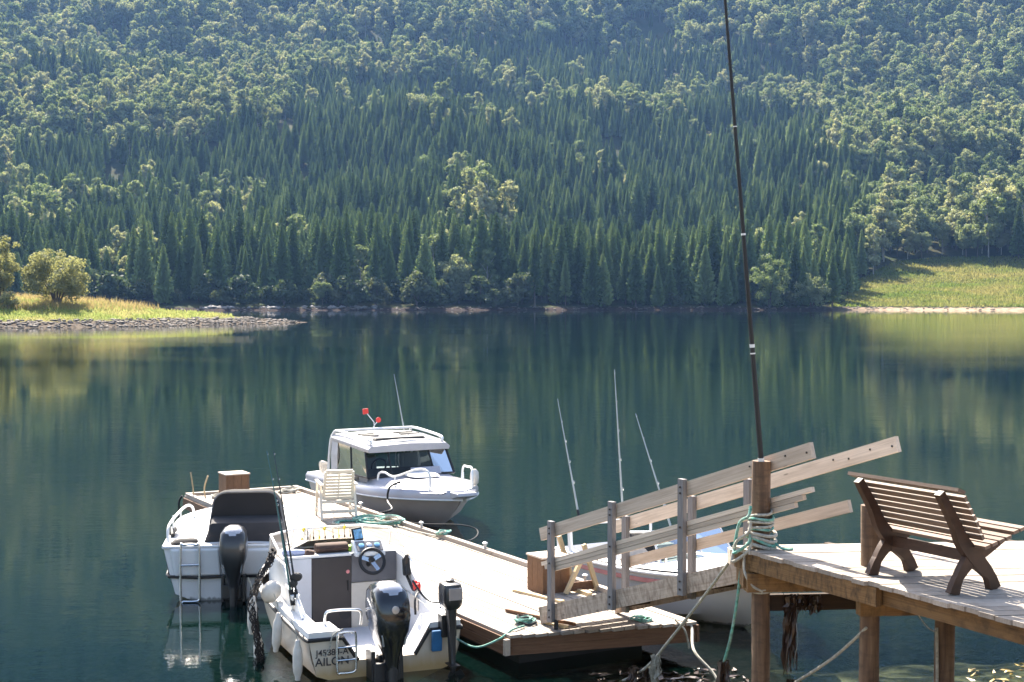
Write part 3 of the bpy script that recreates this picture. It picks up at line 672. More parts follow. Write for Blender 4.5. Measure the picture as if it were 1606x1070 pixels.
board(dock, 'edge_rail', dk(DL - 0.05, 0.02, DZ + 0.03), dk(DL - 0.05, DW - 0.12, DZ + 0.03), 0.09, 0.05, W_DECK)
board(dock, 'edge_rail', dk(11.0, 0.05, DZ + 0.03), dk(DL - 0.12, 0.05, DZ + 0.03), 0.08, 0.05, W_DECK)
for s_ in (1.2, 4.6, 8.0, 11.4):
    MB().box(dk(s_, DW / 2, -0.02), (1.9, 1.7, 0.34), Matrix.Rotation(math.atan2(U.y, U.x), 3, 'Z')).build('float', M_FLOAT, dock, world=True)
for s_ in (1.9, 4.7, 6.9, 9.4):      # mooring pegs on the edge rail
    q = dk(s_, DW - 0.05, DZ + 0.06)
    MB().lathe([(0.022, 0), (0.022, 0.06), (0.04, 0.065), (0.04, 0.085), (0.01, 0.1)], q, 10).build('mooring_peg', M_GALV, dock, True, world=True)

def pile_box(name, label_, c, sx_, sz):
    e = thing(name, label_, 'box', (c.x, c.y, DZ)); ang = math.atan2(U.y, U.x)
    R3 = Matrix.Rotation(ang, 3, 'Z')
    for (dx, dy, wv, ax) in ((0, -1, 1, 0), (0, 1, 1, 0), (1, 0, 0, 1), (-1, 0, 0, 1)):
        n3 = 3
        for k in range(n3):
            t_ = (k - 1) * sx_ / n3
            p = Vector((dx * (sx_ / 2 - 0.015) + (t_ if ax == 0 else 0), dy * (sx_ / 2 - 0.015) + (t_ if ax == 1 else 0), 0)); p = R3 @ p
            nrm_ = R3 @ Vector((dx, dy, 0))
            wid = sx_ / n3 - 0.004 - (0.031 if (ax == 1 and k != 1) else 0)
            if ax == 1 and k != 1: p += R3 @ Vector((0, -0.0155 * (k - 1), 0))
            board(e, 'side_board', Vector((c.x, c.y, DZ)) + p, Vector((c.x, c.y, DZ + sz)) + p, wid, 0.03, W_BOX, up=tuple(nrm_))
    for k in range(3):
        t_ = (k - 1) * (sx_ + .03) / 3
        a_ = R3 @ Vector((-(sx_ / 2 + .015), t_, 0)); b_ = R3 @ Vector((sx_ / 2 + .015, t_, 0))
        board(e, 'lid_board', Vector((c.x, c.y, DZ + sz + 0.011)) + a_, Vector((c.x, c.y, DZ + sz + 0.011)) + b_, (sx_ + .03) / 3 - 0.004, 0.022, W_BOXTOP)
    return e
pile_box('wooden_box', 'square brown wooden box standing on the dock beside the gangway', Vector((0.47, 18.27, 0)), 0.40, 0.45)
pile_box('wooden_box', 'square brown wooden box at the outer end of the dock', Vector((-5.10, 26.0, 0)), 0.44, 0.55)

# ---- gangway
G0 = Vector((0.486, 16.19, 0)); GD = Vector((1.79, -3.0, 0)); GR = Vector((0.859, 0.512, 0)); GW = 1.05
def gw(t_, w, z): return G0 + GD * t_ + GR * w + Vector((0, 0, z + 1.08 * t_))
gang = thing('gangway', 'sloping wooden gangway with board railings from jetty down to dock', 'gangway', (1.3, 15.0, 0.5))
for w in (0.0, GW):
    board(gang, 'stringer', gw(-0.08, w, 0.585), gw(0.99, w, 0.585), 0.05, 0.19, W_STRINGER)
    board(gang, 'top_rail', gw(-0.08, w, 1.533), gw(1.215, w, 1.533), 0.045, 0.145, W_RAIL)
for k in range(3):
    board(gang, 'middle_rail', gw(-0.07 + .02 * k, 0.0, 1.185 - 0.05 * k), gw(1.215 - 0.03 * k, 0.0, 1.185 - 0.05 * k), 0.05 - .004 * k, 0.044, W_RAIL)
board(gang, 'middle_rail', gw(-0.04, GW, 1.07), gw(1.04, GW, 1.07), 0.042, 0.12, W_RAIL)
for t_ in (0.004, 0.35, 0.699):
    board(gang, 'rail_post', gw(t_, -0.055, 0.48), gw(t_, -0.055, 1.64) , 0.05, 0.088, M_POSTGREY, up=tuple(GD.normalized()))
for t_ in (0.0, 0.36, 0.63):
    board(gang, 'rail_post', gw(t_, GW - 0.055, 0.48), gw(t_, GW - 0.055, 1.62), 0.055, 0.09, M_POSTGREY, up=tuple(GD.normalized()))
M_BOLT = mat('rusty_bolt', (0.02, 0.015, 0.012), 0.6)
for t_ in (0.004, 0.35, 0.699):
    for zz in (1.56, 1.50, 1.16, 0.62, 0.54):
        q = gw(t_, -0.084, zz); MB().box(q, (0.02, 0.014, 0.02), Matrix.Rotation(math.atan2(GR.y, GR.x) + PI / 2, 3, 'Z'), 0.003).build('bolt', M_BOLT, gang, world=True)
for t_ in (0.98, 1.04, 1.12, 1.2):
    for w_ in (0.0, GW):
        q = gw(t_, w_ - 0.024, 1.54 + 0.02 * math.sin(t_ * 40)); MB().box(q, (0.018, 0.014, 0.018), Matrix.Rotation(math.atan2(GR.y, GR.x) + PI / 2, 3, 'Z'), 0.003).build('bolt', M_BOLT, gang, world=True)
for k in range(24):
    t_ = -0.04 + k * 0.0425
    board(gang, 'tread', gw(t_, 0.03, 0.64), gw(t_, GW - 0.03, 0.64), 0.12, 0.026, W_DECK, up=tuple(Vector((-GD.x * 1.08, -GD.y * 1.08, GD.length_squared)).normalized()))
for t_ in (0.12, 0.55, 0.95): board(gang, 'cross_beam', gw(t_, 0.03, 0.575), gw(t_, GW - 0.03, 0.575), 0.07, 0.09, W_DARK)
MB().beam(gw(0.02, -0.02, 0.50), gw(0.02, -0.02, 0.39), 0.05, 0.05).build('foot', M_BLACK, gang, world=True)

# ---- jetty on posts
JZ = 1.90; JA = Vector((2.12, 13.12, 0)); Ja = Vector((0.45, -0.893, 0)); Jd = Vector((0.996, 0.088, 0))
jetty = thing('jetty', 'wooden jetty on round posts with plank deck under the bench', 'jetty', (4, 11, 0))
s_ = 0.0; k = 0
while s_ < 8.6:
    w = 0.138 if k else 0.13
    p = JA + Ja * (s_ + 0.075); x1 = 6.6
    a_ = p - Jd * (0.085 + RB.uniform(-0.012, 0.02)); b_ = p + Jd * (x1 - p.x) / Jd.x
    mid = p + Jd * (1.4 + 0.9 * (k % 2)); dz = RB.uniform(-0.004, 0.004)
    sk = 0.20 * w; nrm2 = Vector((-Jd.y, Jd.x, 0)); qa, qb = a_, mid - Jd * 0.003; hw = w / 2
    cen = V3((qa + qb) / 2, JZ - 0.018 + dz); Lp = (qb - qa).length
    me_ = MB().add([(-Lp / 2 - sk * y_, y_ * hw, z_) if x_ < 0 else (Lp / 2, y_ * hw, z_) for z_ in (-.018, .018) for (x_, y_) in ((-1, -1), (1, -1), (1, 1), (-1, 1))], [(0, 3, 2, 1), (4, 5, 6, 7), (0, 1, 5, 4), (1, 2, 6, 5), (2, 3, 7, 6), (3, 0, 4, 7)]).mesh('plank', W_DECKM)
    po = link(bpy.data.objects.new('plank', me_)); put(po, jetty, True); po.matrix_basis = Matrix.Translation(cen) @ Matrix.Rotation(math.atan2(Jd.y, Jd.x), 4, 'Z')
    board(jetty, 'plank', V3(mid + Jd * 0.003, JZ - 0.018), V3(b_, JZ - 0.018), w, 0.036, W_DECK)
    s_ += 0.155; k += 1
inn = Vector((0.893, 0.45, 0))
board(jetty, 'edge_beam', V3(JA + Ja * 0.0 - inn * 0.04, JZ - 0.115), V3(JA + Ja * 1.93 - inn * 0.04, JZ - 0.115), 0.06, 0.155, W_JETTY)
board(jetty, 'edge_beam', V3(JA + Ja * 1.72 + inn * 0.04, JZ - 0.112), V3(JA + Ja * 8.6 + inn * 0.04, JZ - 0.112), 0.06, 0.15, W_JETTY)
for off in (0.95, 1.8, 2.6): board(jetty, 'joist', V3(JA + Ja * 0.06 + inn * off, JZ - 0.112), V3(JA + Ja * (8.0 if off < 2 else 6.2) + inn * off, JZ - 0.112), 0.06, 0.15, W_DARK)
def jpost(x, y, z1, r, lean=0.0):
    b = MB(); R_ = random.Random(x)
    pts = [(x + lean * (z - z1) + R_.uniform(-.006, .006), y, z) for z in np.linspace(-0.9, z1, 9)]
    b.tube(pts, [r * R_.uniform(0.97, 1.04) for _ in pts], 14)
    return b.build('post', M_PILE, jetty, 50, world=True)
m, t, out = nt('round_pile'); p_ = node(t, 'ShaderNodeBsdfPrincipled', i_Roughness=0.8)
v = coords(t, 'Object'); n1 = noise(t, coords(t, 'Object', (14, 14, 1.2)), 1.0, 6, 0.65); n2 = noise(t, coords(t, 'Object', (3, 3, 9)), 2.0, 4, 0.6)
bc = ramp(t, n1, [(0.3, (0.06, 0.030, 0.016)), (0.55, (0.16, 0.095, 0.052)), (0.75, (0.27, 0.18, 0.11))])
bc = mixrgb(t, ramp(t, n2, [(0.5, 0.0), (0.7, 0.6)]), bc, (0.05, 0.03, 0.018))
lk(t, bc, p_.inputs['Base Color']); lk(t, bump(t, n1, 0.5, 0.01), p_.inputs['Normal']); lk(t, p_.outputs[0], out.inputs[0]); M_PILE = m
jpost(2.285, 12.985, 2.70, 0.084); jpost(3.07, 12.12, 2.42, 0.086); jpost(3.76, 12.28, 1.55, 0.085); jpost(4.55, 9.3, 1.6, 0.088); jpost(6.0, 12.6, 1.55, 0.088); jpost(5.9, 9.4, 1.6, 0.088); jpost(5.2, 6.6, 1.6, 0.088)
for (x0, y0, z, h, w, mm) in ((2.13, 12.95, 1.60, 0.17, 0.22, W_JETTY), (2.94, 12.00, 1.60, 0.20, 0.12, W_JETTY), (4.42, 9.2, 1.61, 0.19, 0.11, W_JETTY)):
    board(jetty, 'cap_beam', (x0, y0, z), (6.3, y0 + 0.088 * (6.3 - x0), z), w, h, mm)
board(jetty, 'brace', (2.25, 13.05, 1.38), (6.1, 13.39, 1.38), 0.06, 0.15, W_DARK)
board(jetty, 'brace', (2.16, 13.30, 1.63), (2.16, 12.9, 1.63), 0.10, 0.17, W_JETTY)
board(jetty, 'block', (2.02, 13.18, 1.79), (2.30, 13.20, 1.79), 0.12, 0.14, W_BOXTOP)

# ---- long thin pole on the corner post
pole = thing('flagpole', 'long thin leaning black pole fixed to the top of the corner post', 'pole', (2.28, 12.96, 2.68))
p0 = Vector((2.28, 12.94, 2.64)); pd = Vector((-0.352, 0.0, 4.22)) / 4.22
def pz(q): return p0 + pd * q
MB().tube([pz(0), pz(1.15), pz(2.2), pz(3.4), pz(5.6)], [0.026, 0.022, 0.019, 0.016, 0.010], 10).build('shaft', M_BLACK, pole, True, world=True)
M_WHITEP = mat('white_plastic', (0.72, 0.72, 0.70), 0.45, var=0.05)
for q, h, r in ((0.02, 0.07, 0.03), (1.10, 0.03, 0.0245), (1.04, 0.012, 0.0245), (2.12, 0.018, 0.0215), (3.1, 0.008, 0.018)):
    MB().tube([pz(q), pz(q + h)], r, 10).build('ferrule', M_WHITEP, pole, True, world=True)

# ---- bench
bench = thing('slatted_bench', 'dark wooden slatted bench with crossed curved legs on the jetty', 'bench', (3.38, 11.42, JZ), math.atan2(0.49, 0.87))
# local: x = the way the sitter faces, y = along the bench
def ribbon(pts, widths, y0, y1):
    n = 10; P_ = smooth_path([(a, 0, b) for a, b in pts], n); W_ = np.interp(np.linspace(0, 1, len(P_)), np.linspace(0, 1, len(widths)), widths)
    L_, R_ = [], []
    for i, q in enumerate(P_):
        tn = (P_[min(i + 1, len(P_) - 1)] - P_[max(i - 1, 0)]).normalized(); nn = Vector((-tn.z, 0, tn.x))
        L_.append(q + nn * W_[i] / 2); R_.append(q - nn * W_[i] / 2)
    b = MB(); N_ = len(P_)
    for i in range(N_ - 1):
        q4 = [L_[i], L_[i + 1], R_[i + 1], R_[i]]
        V_ = [(q.x, y0, q.z) for q in q4] + [(q.x, y1, q.z) for q in q4]
        fs_ = [(0, 1, 2, 3), (7, 6, 5, 4), (0, 4, 5, 1), (2, 6, 7, 3)]
        if i == 0: fs_.append((0, 3, 7, 4))
        if i == N_ - 2: fs_.append((1, 5, 6, 2))
        b.add(V_, fs_)
    return b
for ysgn in (-1, 1):
    yc = ysgn * 0.44
    fr = ribbon([(-0.22, 0.0), (-0.16, 0.13), (-0.03, 0.26), (0.15, 0.33), (0.40, 0.44)], [0.11, 0.075, 0.12, 0.09, 0.05], yc - 0.026, yc + 0.026).build('leg', W_BENCH, bench)
    ribbon([(0.23, 0.0), (0.17, 0.12), (0.03, 0.25), (-0.12, 0.40), (-0.21, 0.56), (-0.37, 0.80)], [0.115, 0.085, 0.13, 0.11, 0.08, 0.06], yc - 0.03, yc + 0.03).build('back_support', W_BENCH, bench)
bpts = smooth_path([(-0.10, 0, 0.43), (-0.17, 0, 0.56), (-0.32, 0, 0.79)], 12)
for k in range(8):
    ql = k / 7 * 0.422; q = Vector((-0.10, 0, 0.43)).lerp(Vector((-0.17, 0, 0.56)), ql / .148) if ql < .148 else Vector((-0.17, 0, 0.56)).lerp(Vector((-0.32, 0, 0.79)), (ql - .148) / .274); ofs = Vector((0.055, 0, 0.02))
    if k == 7:
        board(bench, 'top_slat', (q.x + 0.02, -0.60, q.z + 0.035), (q.x + 0.02, 0.60, q.z + 0.035), 0.085, 0.028, W_SLAT, up=(0.35, 0, 0.94), world=False)
    else:
        board(bench, 'back_slat', (q.x + ofs.x, -0.58, q.z + ofs.z), (q.x + ofs.x, 0.58, q.z + ofs.z), 0.028, 0.042, W_SLAT, up=(-0.45, 0, 0.9), world=False)
for k in range(6):
    x_ = 0.01 + 0.078 * k; z_ = 0.335 + 0.018 * k + 0.035 + (0.02 if k > 3 else 0)
    board(bench, 'seat_slat', (x_, -0.58, z_), (x_, 0.58, z_), 0.058, 0.026, W_SLAT, up=(-0.22, 0, 0.97), world=False)
board(bench, 'stretcher', (0.0, -0.415, 0.27), (0.0, 0.415, 0.27), 0.03, 0.085, W_BENCH, world=False)

# ---- ropes
R_ = random.Random(3)
pr = thing('mooring_rope', 'white and green rope wound many times round the corner post', 'rope', (2.28, 12.96, 1.92))
for k in range(9):
    z0 = 1.935 + 0.036 * k + R_.uniform(-.01, .01); n_ = 22; rr = 0.098 + R_.uniform(0, 0.018) + (0.02 if k < 4 else 0)
    til = R_.uniform(-0.35, 0.35)
    MB().tube([(2.28 + rr * math.cos(a), 12.96 + rr * math.sin(a), z0 + til * rr * math.cos(a) + .012 * math.sin(a * 2)) for a in np.linspace(0, 2 * PI, n_, endpoint=False)], 0.013 + (.003 if k < 4 else 0), 7, closed=True).build('loop', M_ROPE_G if k % 3 == 1 else M_ROPE_W, pr, True, world=True)
for k, (a0, a1) in enumerate(((0.10, 2.3), (-0.2, 2.15), (0.0, 2.05), (.3, 1.98))):
    MB().tube(smooth_path([(2.28 + 0.11 * math.cos(PI + a0), 12.88, a1), (2.15, 12.87, a1 - 0.09), (2.08 - .02 * k, 12.95, a1 - 0.17 - 0.01 * k), (2.04, 13.0, 1.88)], 6), 0.015, 7).build('strand', (M_ROPE_G, M_ROPE_W)[k % 2], pr, True, world=True)
rope('rope_tail', None, [(2.37, 12.90, 1.98), (2.44, 12.84, 1.925), (2.50, 12.82, 1.915), (2.55, 12.86, 1.913)], 0.012, M_ROPE_G, parent=pr)
rope('mooring_line', 'frayed pale rope slanting from the jetty corner down into the water', [(2.06, 13.14, 1.80), (1.86, 13.75, 1.28), (1.62, 14.4, 0.72), (1.42, 15.0, 0.26), (1.18, 15.55, -0.05), (1.1, 15.9, -0.2)], 0.015, M_ROPE_W)
rope('mooring_line', 'green rope hanging nearly straight down from the jetty corner', [(2.13, 13.10, 1.76), (2.10, 13.2, 1.35), (2.06, 13.35, 0.95), (2.0, 13.6, 0.55), (1.93, 13.9, 0.1), (1.9, 14.0, -0.15)], 0.014, M_ROPE_G)
rope('mooring_line', 'white rope drooping from the near corner of the dock', [dk(-0.42, 2.1, 0.44), dk(-0.50, 2.16, 0.36), (2.05, 15.9, 0.22), (2.22, 15.6, 0.05), (2.3, 15.4, -0.1)], 0.017, M_ROPE_W)
rope('mooring_line', 'short white rope end hanging over the dock fascia', [dk(-0.40, 2.0, 0.44), dk(-0.53, 2.03, 0.36), dk(-0.56, 2.06, 0.24), dk(-0.56, 2.08, 0.13)], 0.013, M_ROPE_W)
rope('mooring_line', 'pale green rope running from the middle post down into the water', [(3.02, 12.04, 1.38), (2.86, 12.5, 1.02), (2.66, 13.0, 0.68), (2.45, 13.5, 0.38), (2.2, 14.1, 0.1), (2.1, 14.4, -0.1)], 0.014, M_ROPE_W)
rope('thin_line', 'thin white line hanging from a beam to the rear post', [(3.46, 12.05, 1.50), (3.52, 12.1, 1.42), (3.60, 12.16, 1.34), (3.68, 12.21, 1.30)], 0.005, M_ROPE_W)
rope('mooring_line', 'pale rope running straight down the rear post', [(3.675, 12.22, 1.34), (3.672, 12.2, 1.2), (3.676, 12.2, 0.9), (3.672, 12.2, 0.3), (3.67, 12.2, -.3)], 0.013, M_ROPE_W)
rope('lashing', 'rope lashed round the corner post under the deck', [(2.28 + .1 * math.cos(a), 12.96 + .1 * math.sin(a), 1.50 + .012 * math.sin(a) + .004 * a) for a in np.linspace(0, 4 * PI, 24)], 0.011, M_ROPE_W, n=2)
rope('lashing', 'slack rope loop under the jetty corner', [(2.13, 12.95, 1.84), (2.12, 12.90, 1.7), (2.18, 12.85, 1.58), (2.28, 12.86, 1.52)], 0.012, M_ROPE_W)
rope('dock_line', 'green rope from the small outboard to a tangle on the dock', [(-0.62, 15.98, 0.33), (-0.40, 15.85, 0.27), (-0.15, 15.85, 0.36), (0.0, 16.0, 0.43), (0.14, 16.2, 0.43)], 0.012, M_ROPE_G)
def tangle(label_, c, sx_, n, r, mats, name='rope_coil', loops=None, seed=0):
    R2 = random.Random(seed); e = thing(name, label_, 'rope', c)
    for k in range(n):
        rr = sx_ * R2.uniform(0.55, 1.0) if loops is None else loops[k][2]
        ox, oy = (R2.uniform(-.3, .3) * sx_, R2.uniform(-.3, .3) * sx_) if loops is None else loops[k][:2]
        ph = R2.random() * 6; ns = 26
        pts_ = [(c[0] + ox + rr * math.cos(a) * (1 + .08 * math.sin(2 * a + ph)), c[1] + oy + rr * math.sin(a) * (1 + .08 * math.cos(3 * a + ph)), c[2] + r + r * 0.9 * k * 0.7 + r * .6 * math.sin(a * 3 + ph)) for a in np.linspace(0, 2 * PI, ns, endpoint=False)]
        MB().tube(pts_, r, 7, closed=True).build('loop', mats[k % len(mats)], e, True, world=True)
    return e
cc = dk(7.95, 1.72)
tangle('green and white rope coiled on the dock beside the plastic chair', tuple(cc), 0.4, 9, 0.017, [M_ROPE_G, M_ROPE_G, M_ROPE_W], loops=[(-0.28, -0.02, .27), (-0.27, 0, .24), (-.29, 0, .29), (.2, .05, .38), (.22, .0, .34), (.18, .05, .30), (.2, .03, .40), (.0, .1, .25), (.34, -.1, .22)], seed=2)
tangle('green rope knotted on the dock rail beside the cabin boat', tuple(dk(6.1, DW - 0.05, DZ + .06)), 0.10, 5, 0.014, [M_ROPE_G, M_ROPE_W], seed=4)
tangle('tangled dark green rope and reel on the near end of the dock', tuple(dk(0.42, 0.45)), 0.11, 8, 0.013, [M_ROPE_G, M_ROPE_D, M_ROPE_G], seed=5)
tangle('pale rope heaped on the outer end of the dock', tuple(dk(12.2, 0.5)), 0.16, 5, 0.016, [M_ROPE_W], seed=6)
tangle('pale rope heaped on the far edge of the dock behind the black canopy', tuple(dk(12.3, 1.9)), 0.20, 5, 0.017, [M_ROPE_W], seed=7)
tangle('loose green rope lying on the planks under the gangway', tuple(dk(-0.1, 1.72)), 0.14, 4, 0.010, [M_ROPE_G], seed=8)
rope('dock_line', 'black line slung along the cabin boat bow to the dock', [dk(8.2, DW - .03, .47), dk(7.7, DW + .25, .40), dk(7.1, DW + .75, .42), dk(6.9, DW + .95, .36), dk(6.6, DW + .8, .30), dk(6.3, DW + .45, .30), dk(6.12, DW, .45)], 0.011, M_ROPE_D)
rope('dock_line', 'pale rope lying along the dock edge past the coil', [dk(8.2, 1.75, .43), dk(7.4, 2.0, .43), dk(6.8, 2.05, .43), dk(6.2, 2.12, .44)], 0.015, M_ROPE_W)

# ---- loose timber on the dock
tr = thing('wooden_trestle', 'rough pine trestle with slanting legs standing under the gangway', 'trestle', tuple(dk(1.9, 1.93)))
for (sa, o_) in ((1.55, 0.0), (2.25, 0.05)):
    c0 = dk(sa, 1.93 + o_, DZ)
    a_ = c0 - Vv * 0.24; b_ = c0 + Vv * 0.24
    board(tr, 'leg', a_ + Vector((0, 0, .01)), c0 + Vector((0, 0, 0.40)) - Vv * .02, 0.05, 0.05, W_PALE)
    board(tr, 'leg', b_ + Vector((0, 0, .01)), c0 + Vector((0, 0, 0.62)) + Vv * .03, 0.048, 0.052, W_PALE)
    board(tr, 'crossbar', c0 - Vv * 0.22 + Vector((0, 0, 0.08)) + U * .045, c0 + Vv * 0.22 + Vector((0, 0, 0.08)) + U * .045, 0.025, 0.11, W_FASCIA)
board(tr, 'brace', dk(1.3, 1.90, DZ + 0.025), dk(2.5, 1.92, DZ + 0.025), 0.06, 0.045, W_PALE)
for (nm, lb, a_, b_, w, h) in (('wooden_pole', 'long thin wooden stick lying on the near end of the dock', dk(1.05, .55, DZ + .02), dk(-.02, .86, DZ + .03), .035, .035),
                             ('loose_board', 'short loose board lying beside the gangway foot', dk(.30, .66, DZ + .015), dk(-.03, .74, DZ + .015), .07, .028),
                             ('loose_board', 'narrow loose board lying between the box and the trestle', dk(2.05, 1.22, DZ + .016), dk(1.15, 1.40, DZ + .016), .07, .03),
                             ('loose_board', 'short offcut lying behind the trestle', dk(1.0, 1.2, DZ + .016), dk(.72, 1.42, DZ + .016), .06, .03)):
    o = board(None, nm, a_, b_, w, h, W_FASCIA if 'pole' in nm else W_PALE); tag(o, lb, 'board' if 'board' in nm else 'stick')

# ---- seaweed
def weed(label_, top, length, spread, n, material=M_WEED, seed=0, name='hanging_seaweed'):
    R2 = random.Random(seed); b = MB()
    for k in range(n):
        x0 = top[0] + R2.uniform(-spread, spread); y0 = top[1] + R2.uniform(-.05, .05); L_ = length * R2.uniform(0.35, 1.0); w = R2.uniform(0.006, 0.02); ph = R2.random() * 6; prev = None
        pts_ = [Vector((x0 + .03 * math.sin(ph + q * 5) * q + R2.uniform(-.01, .01), y0 + .03 * math.cos(ph + q * 4) * q, top[2] - L_ * q + R2.uniform(-.01, .01))) for q in np.linspace(0, 1, 6)]
        a_ = R2.random() * PI; dx, dy = math.cos(a_) * w, math.sin(a_) * w
        for i in range(5):
            f0, f1 = (1 + .5 * math.sin(i * 2 + ph)), (1 + .5 * math.sin(i * 2 + 2 + ph)) * (0.3 if i == 4 else 1)
            p, q = pts_[i], pts_[i + 1]
            b.add([(p.x - dx * f0, p.y - dy * f0, p.z), (p.x + dx * f0, p.y + dy * f0, p.z), (q.x + dx * f1, q.y + dy * f1, q.z), (q.x - dx * f1, q.y - dy * f1, q.z)], [(0, 1, 2, 3)])
    return tag(b.build(name, material), label_, 'seaweed')
weed('dark seaweed hanging in a long clump from the brace beside the corner post', (2.56, 13.0, 1.44), 0.75, .045, 46, seed=1)
weed('dark seaweed draped thinly along the brace', (2.68, 13.0, 1.46), 0.20, .17, 60, seed=2)
weed('brown seaweed knot hanging on the vertical green rope', (2.02, 13.5, 0.72), 0.38, .045, 40, seed=3)
weed('dark seaweed clump on the green rope near the water', (1.95, 13.85, 0.30), 0.34, .07, 40, seed=4)
weed('short seaweed tuft hanging on the pale green rope', (2.62, 13.1, 0.64), 0.33, .05, 34, seed=5)
weed('brown seaweed strip hanging beside the corner post near the water', (2.52, 13.3, 0.52), 0.42, .045, 36, seed=6)
weed('straggling brown seaweed between the corner post and the ropes', (2.14, 13.45, 0.44), 0.40, .09, 46, seed=7)
for k, (q, L_) in enumerate(((0.55, .24), (0.47, .2), (0.38, .18), (.30, .2), (.2, .16))):
    pass
weed('frayed strands hanging from the slanting pale rope', (1.50, 14.75, 0.46), 0.40, .05, 16, M_ROPE_W, 11)
weed('brown weed hanging low on the slanting pale rope', (1.36, 15.1, 0.24), 0.26, .12, 34, seed=12)
n_ = 80; gx = rng.uniform(5.0, 7.5, n_); gy = 15.3 + rng.uniform(0, 1.0, n_) * (0.25 + (gx - 4.4) * 0.45); 
def wrack(name, label_, gx, gy, material, seed, sz=0.07, z=0.012):
    R2 = np.random.default_rng(seed); b = MB()
    for x, y in zip(gx, gy):
        a = R2.uniform(0, PI); s_ = sz * R2.uniform(.5, 1.6); q = [(-1.6, 0), (-.5, .45), (.6, .35), (1.7, .05), (.5, -.4), (-.7, -.35)]
        zc = z + R2.uniform(-.012, .02)
        b.add([(x + s_ * (u_ * math.cos(a) - w_ * math.sin(a)), y + s_ * (u_ * math.sin(a) + w_ * math.cos(a)), zc + R2.uniform(-.012, .015)) for u_, w_ in q], [tuple(range(6))])
    return tag(b.build(name, material), label_, 'seaweed', kind='stuff')
wrack('floating_wrack', 'yellow seaweed floating in the shallows right of the jetty posts', gx, gy, M_WEEDY, 3, 0.035)
n_ = 90; wrack('dark_wrack', 'brown seaweed floating in the shadow below the dock', rng.uniform(0.9, 2.6, n_), rng.uniform(14.9, 15.9, n_), M_WEED, 5, 0.04)
# ================================================================== BOATS
def gel(name, col, stain=(0.42, 0.30, 0.14), z0=0.03, z1=0.20, rough=0.28):
    """painted glass fibre: yellow-brown scum near the waterline, faint dirt higher up"""
    m, t, out = nt(name); p = node(t, 'ShaderNodeBsdfPrincipled'); v = coords(t)
    sx = node(t, 'ShaderNodeSeparateXYZ'); lk(t, v, sx.inputs[0])
    n = noise(t, coords(t, 'Object', (6, 6, 1.5)), 2.0, 5, 0.6); n2 = noise(t, v, 3.0, 4)
    base = mixrgb(t, ramp(t, n2, [(0.35, 0.0), (0.7, 0.35)]), col, tuple(c * 0.86 for c in col))
    h = mathn(t, 'ADD', sx.outputs[2], mathn(t, 'MULTIPLY', mathn(t, 'SUBTRACT', n, 0.5), 0.14))
    mr = node(t, 'ShaderNodeMapRange'); lk(t, h, mr.inputs[0]); mr.inputs[1].default_value = z0; mr.inputs[2].default_value = z1; mr.inputs[3].default_value = 0.8; mr.inputs[4].default_value = 0.0
    base = mixrgb(t, mr.outputs[0], base, stain)
    lk(t, base, p.inputs['Base Color']); p.inputs['Roughness'].default_value = rough; p.inputs['Coat Weight'].default_value = 0.2
    lk(t, p.outputs[0], out.inputs[0]); return m
M_GEL = gel('white_gelcoat_hull', (0.70, 0.60, 0.48), (0.46, 0.28, 0.08), 0.05, 0.24); M_GEL2 = gel('white_gelcoat_hull_clean', (0.74, 0.73, 0.72), (0.10, 0.10, 0.085), 0.02, 0.05)
M_DECKW = mat('white_deck', (0.76, 0.75, 0.73), 0.4, var=0.05, scale=3, dirt=(0.5, 0.46, 0.40), dirt_amt=0.25)
M_LINER = mat('grey_white_liner', (0.66, 0.66, 0.68), 0.5, var=0.06, scale=3, dirt=(0.42, 0.38, 0.33), dirt_amt=0.35)
M_CREAM = mat('cream_panel', (0.62, 0.56, 0.48), 0.5, var=0.1, scale=4)
M_DOOR = mat('dark_brown_door', (0.0252, 0.0189, 0.0189), 0.5, var=0.15)
M_COWL = mat('glossy_black_cowling', (0.0080, 0.0084, 0.0112), 0.16, var=0.1, coat=0.6)
M_COWL2 = mat('charcoal_cowling', (0.0225, 0.0225, 0.0248), 0.3, var=0.1, coat=0.3)
M_SILGLARE = mat('silver_trim_and_glare', (0.45, 0.45, 0.47), 0.22, 0.6, var=0.1)  # silver parts, and the sun glare painted on the cowl tops
M_MATTE = mat('matte_black_metal', (0.0100, 0.0100, 0.0108), 0.45, var=0.2)
M_GREYP = mat('grey_instrument_panel', (0.1200, 0.1200, 0.1320), 0.45, var=0.1)
M_BLUE = mat('blue_cloth', (0.03, 0.16, 0.36), 0.7, var=0.3)
M_RED = mat('red_plastic', (0.62, 0.04, 0.03), 0.4, var=0.1)
M_YEL = mat('yellow_plastic', (0.70, 0.55, 0.04), 0.45)
M_LIME = mat('lime_plastic', (0.35, 0.62, 0.05), 0.45)
M_CANVAS = mat('charcoal_canvas', (0.0144, 0.0126, 0.0135), 0.85, var=0.25, scale=3)
M_CANVAS2 = mat('grey_canvas', (0.0375, 0.0340, 0.0350), 0.85, var=0.25, scale=3)
M_BAG = mat('brown_canvas_bag', (0.0770, 0.0413, 0.0275), 0.85, var=0.3, scale=8)
M_SCREEN = mat('plotter_screen', (0.20, 0.42, 0.62), 0.25, var=0.5, scale=22)
M_ALU = mat('brushed_aluminium', (0.60, 0.53, 0.49), 0.45, 0.15, var=0.12, scale=2)
M_SILVER = mat('silver_paint', (0.40, 0.395, 0.44), 0.3, 0.25, var=0.06, scale=2)
M_ROOFW = mat('pale_grey_roof', (0.40, 0.39, 0.405), 0.4, var=0.06)
M_CHAIR = mat('cream_plastic', (0.66, 0.60, 0.50), 0.5, var=0.08)
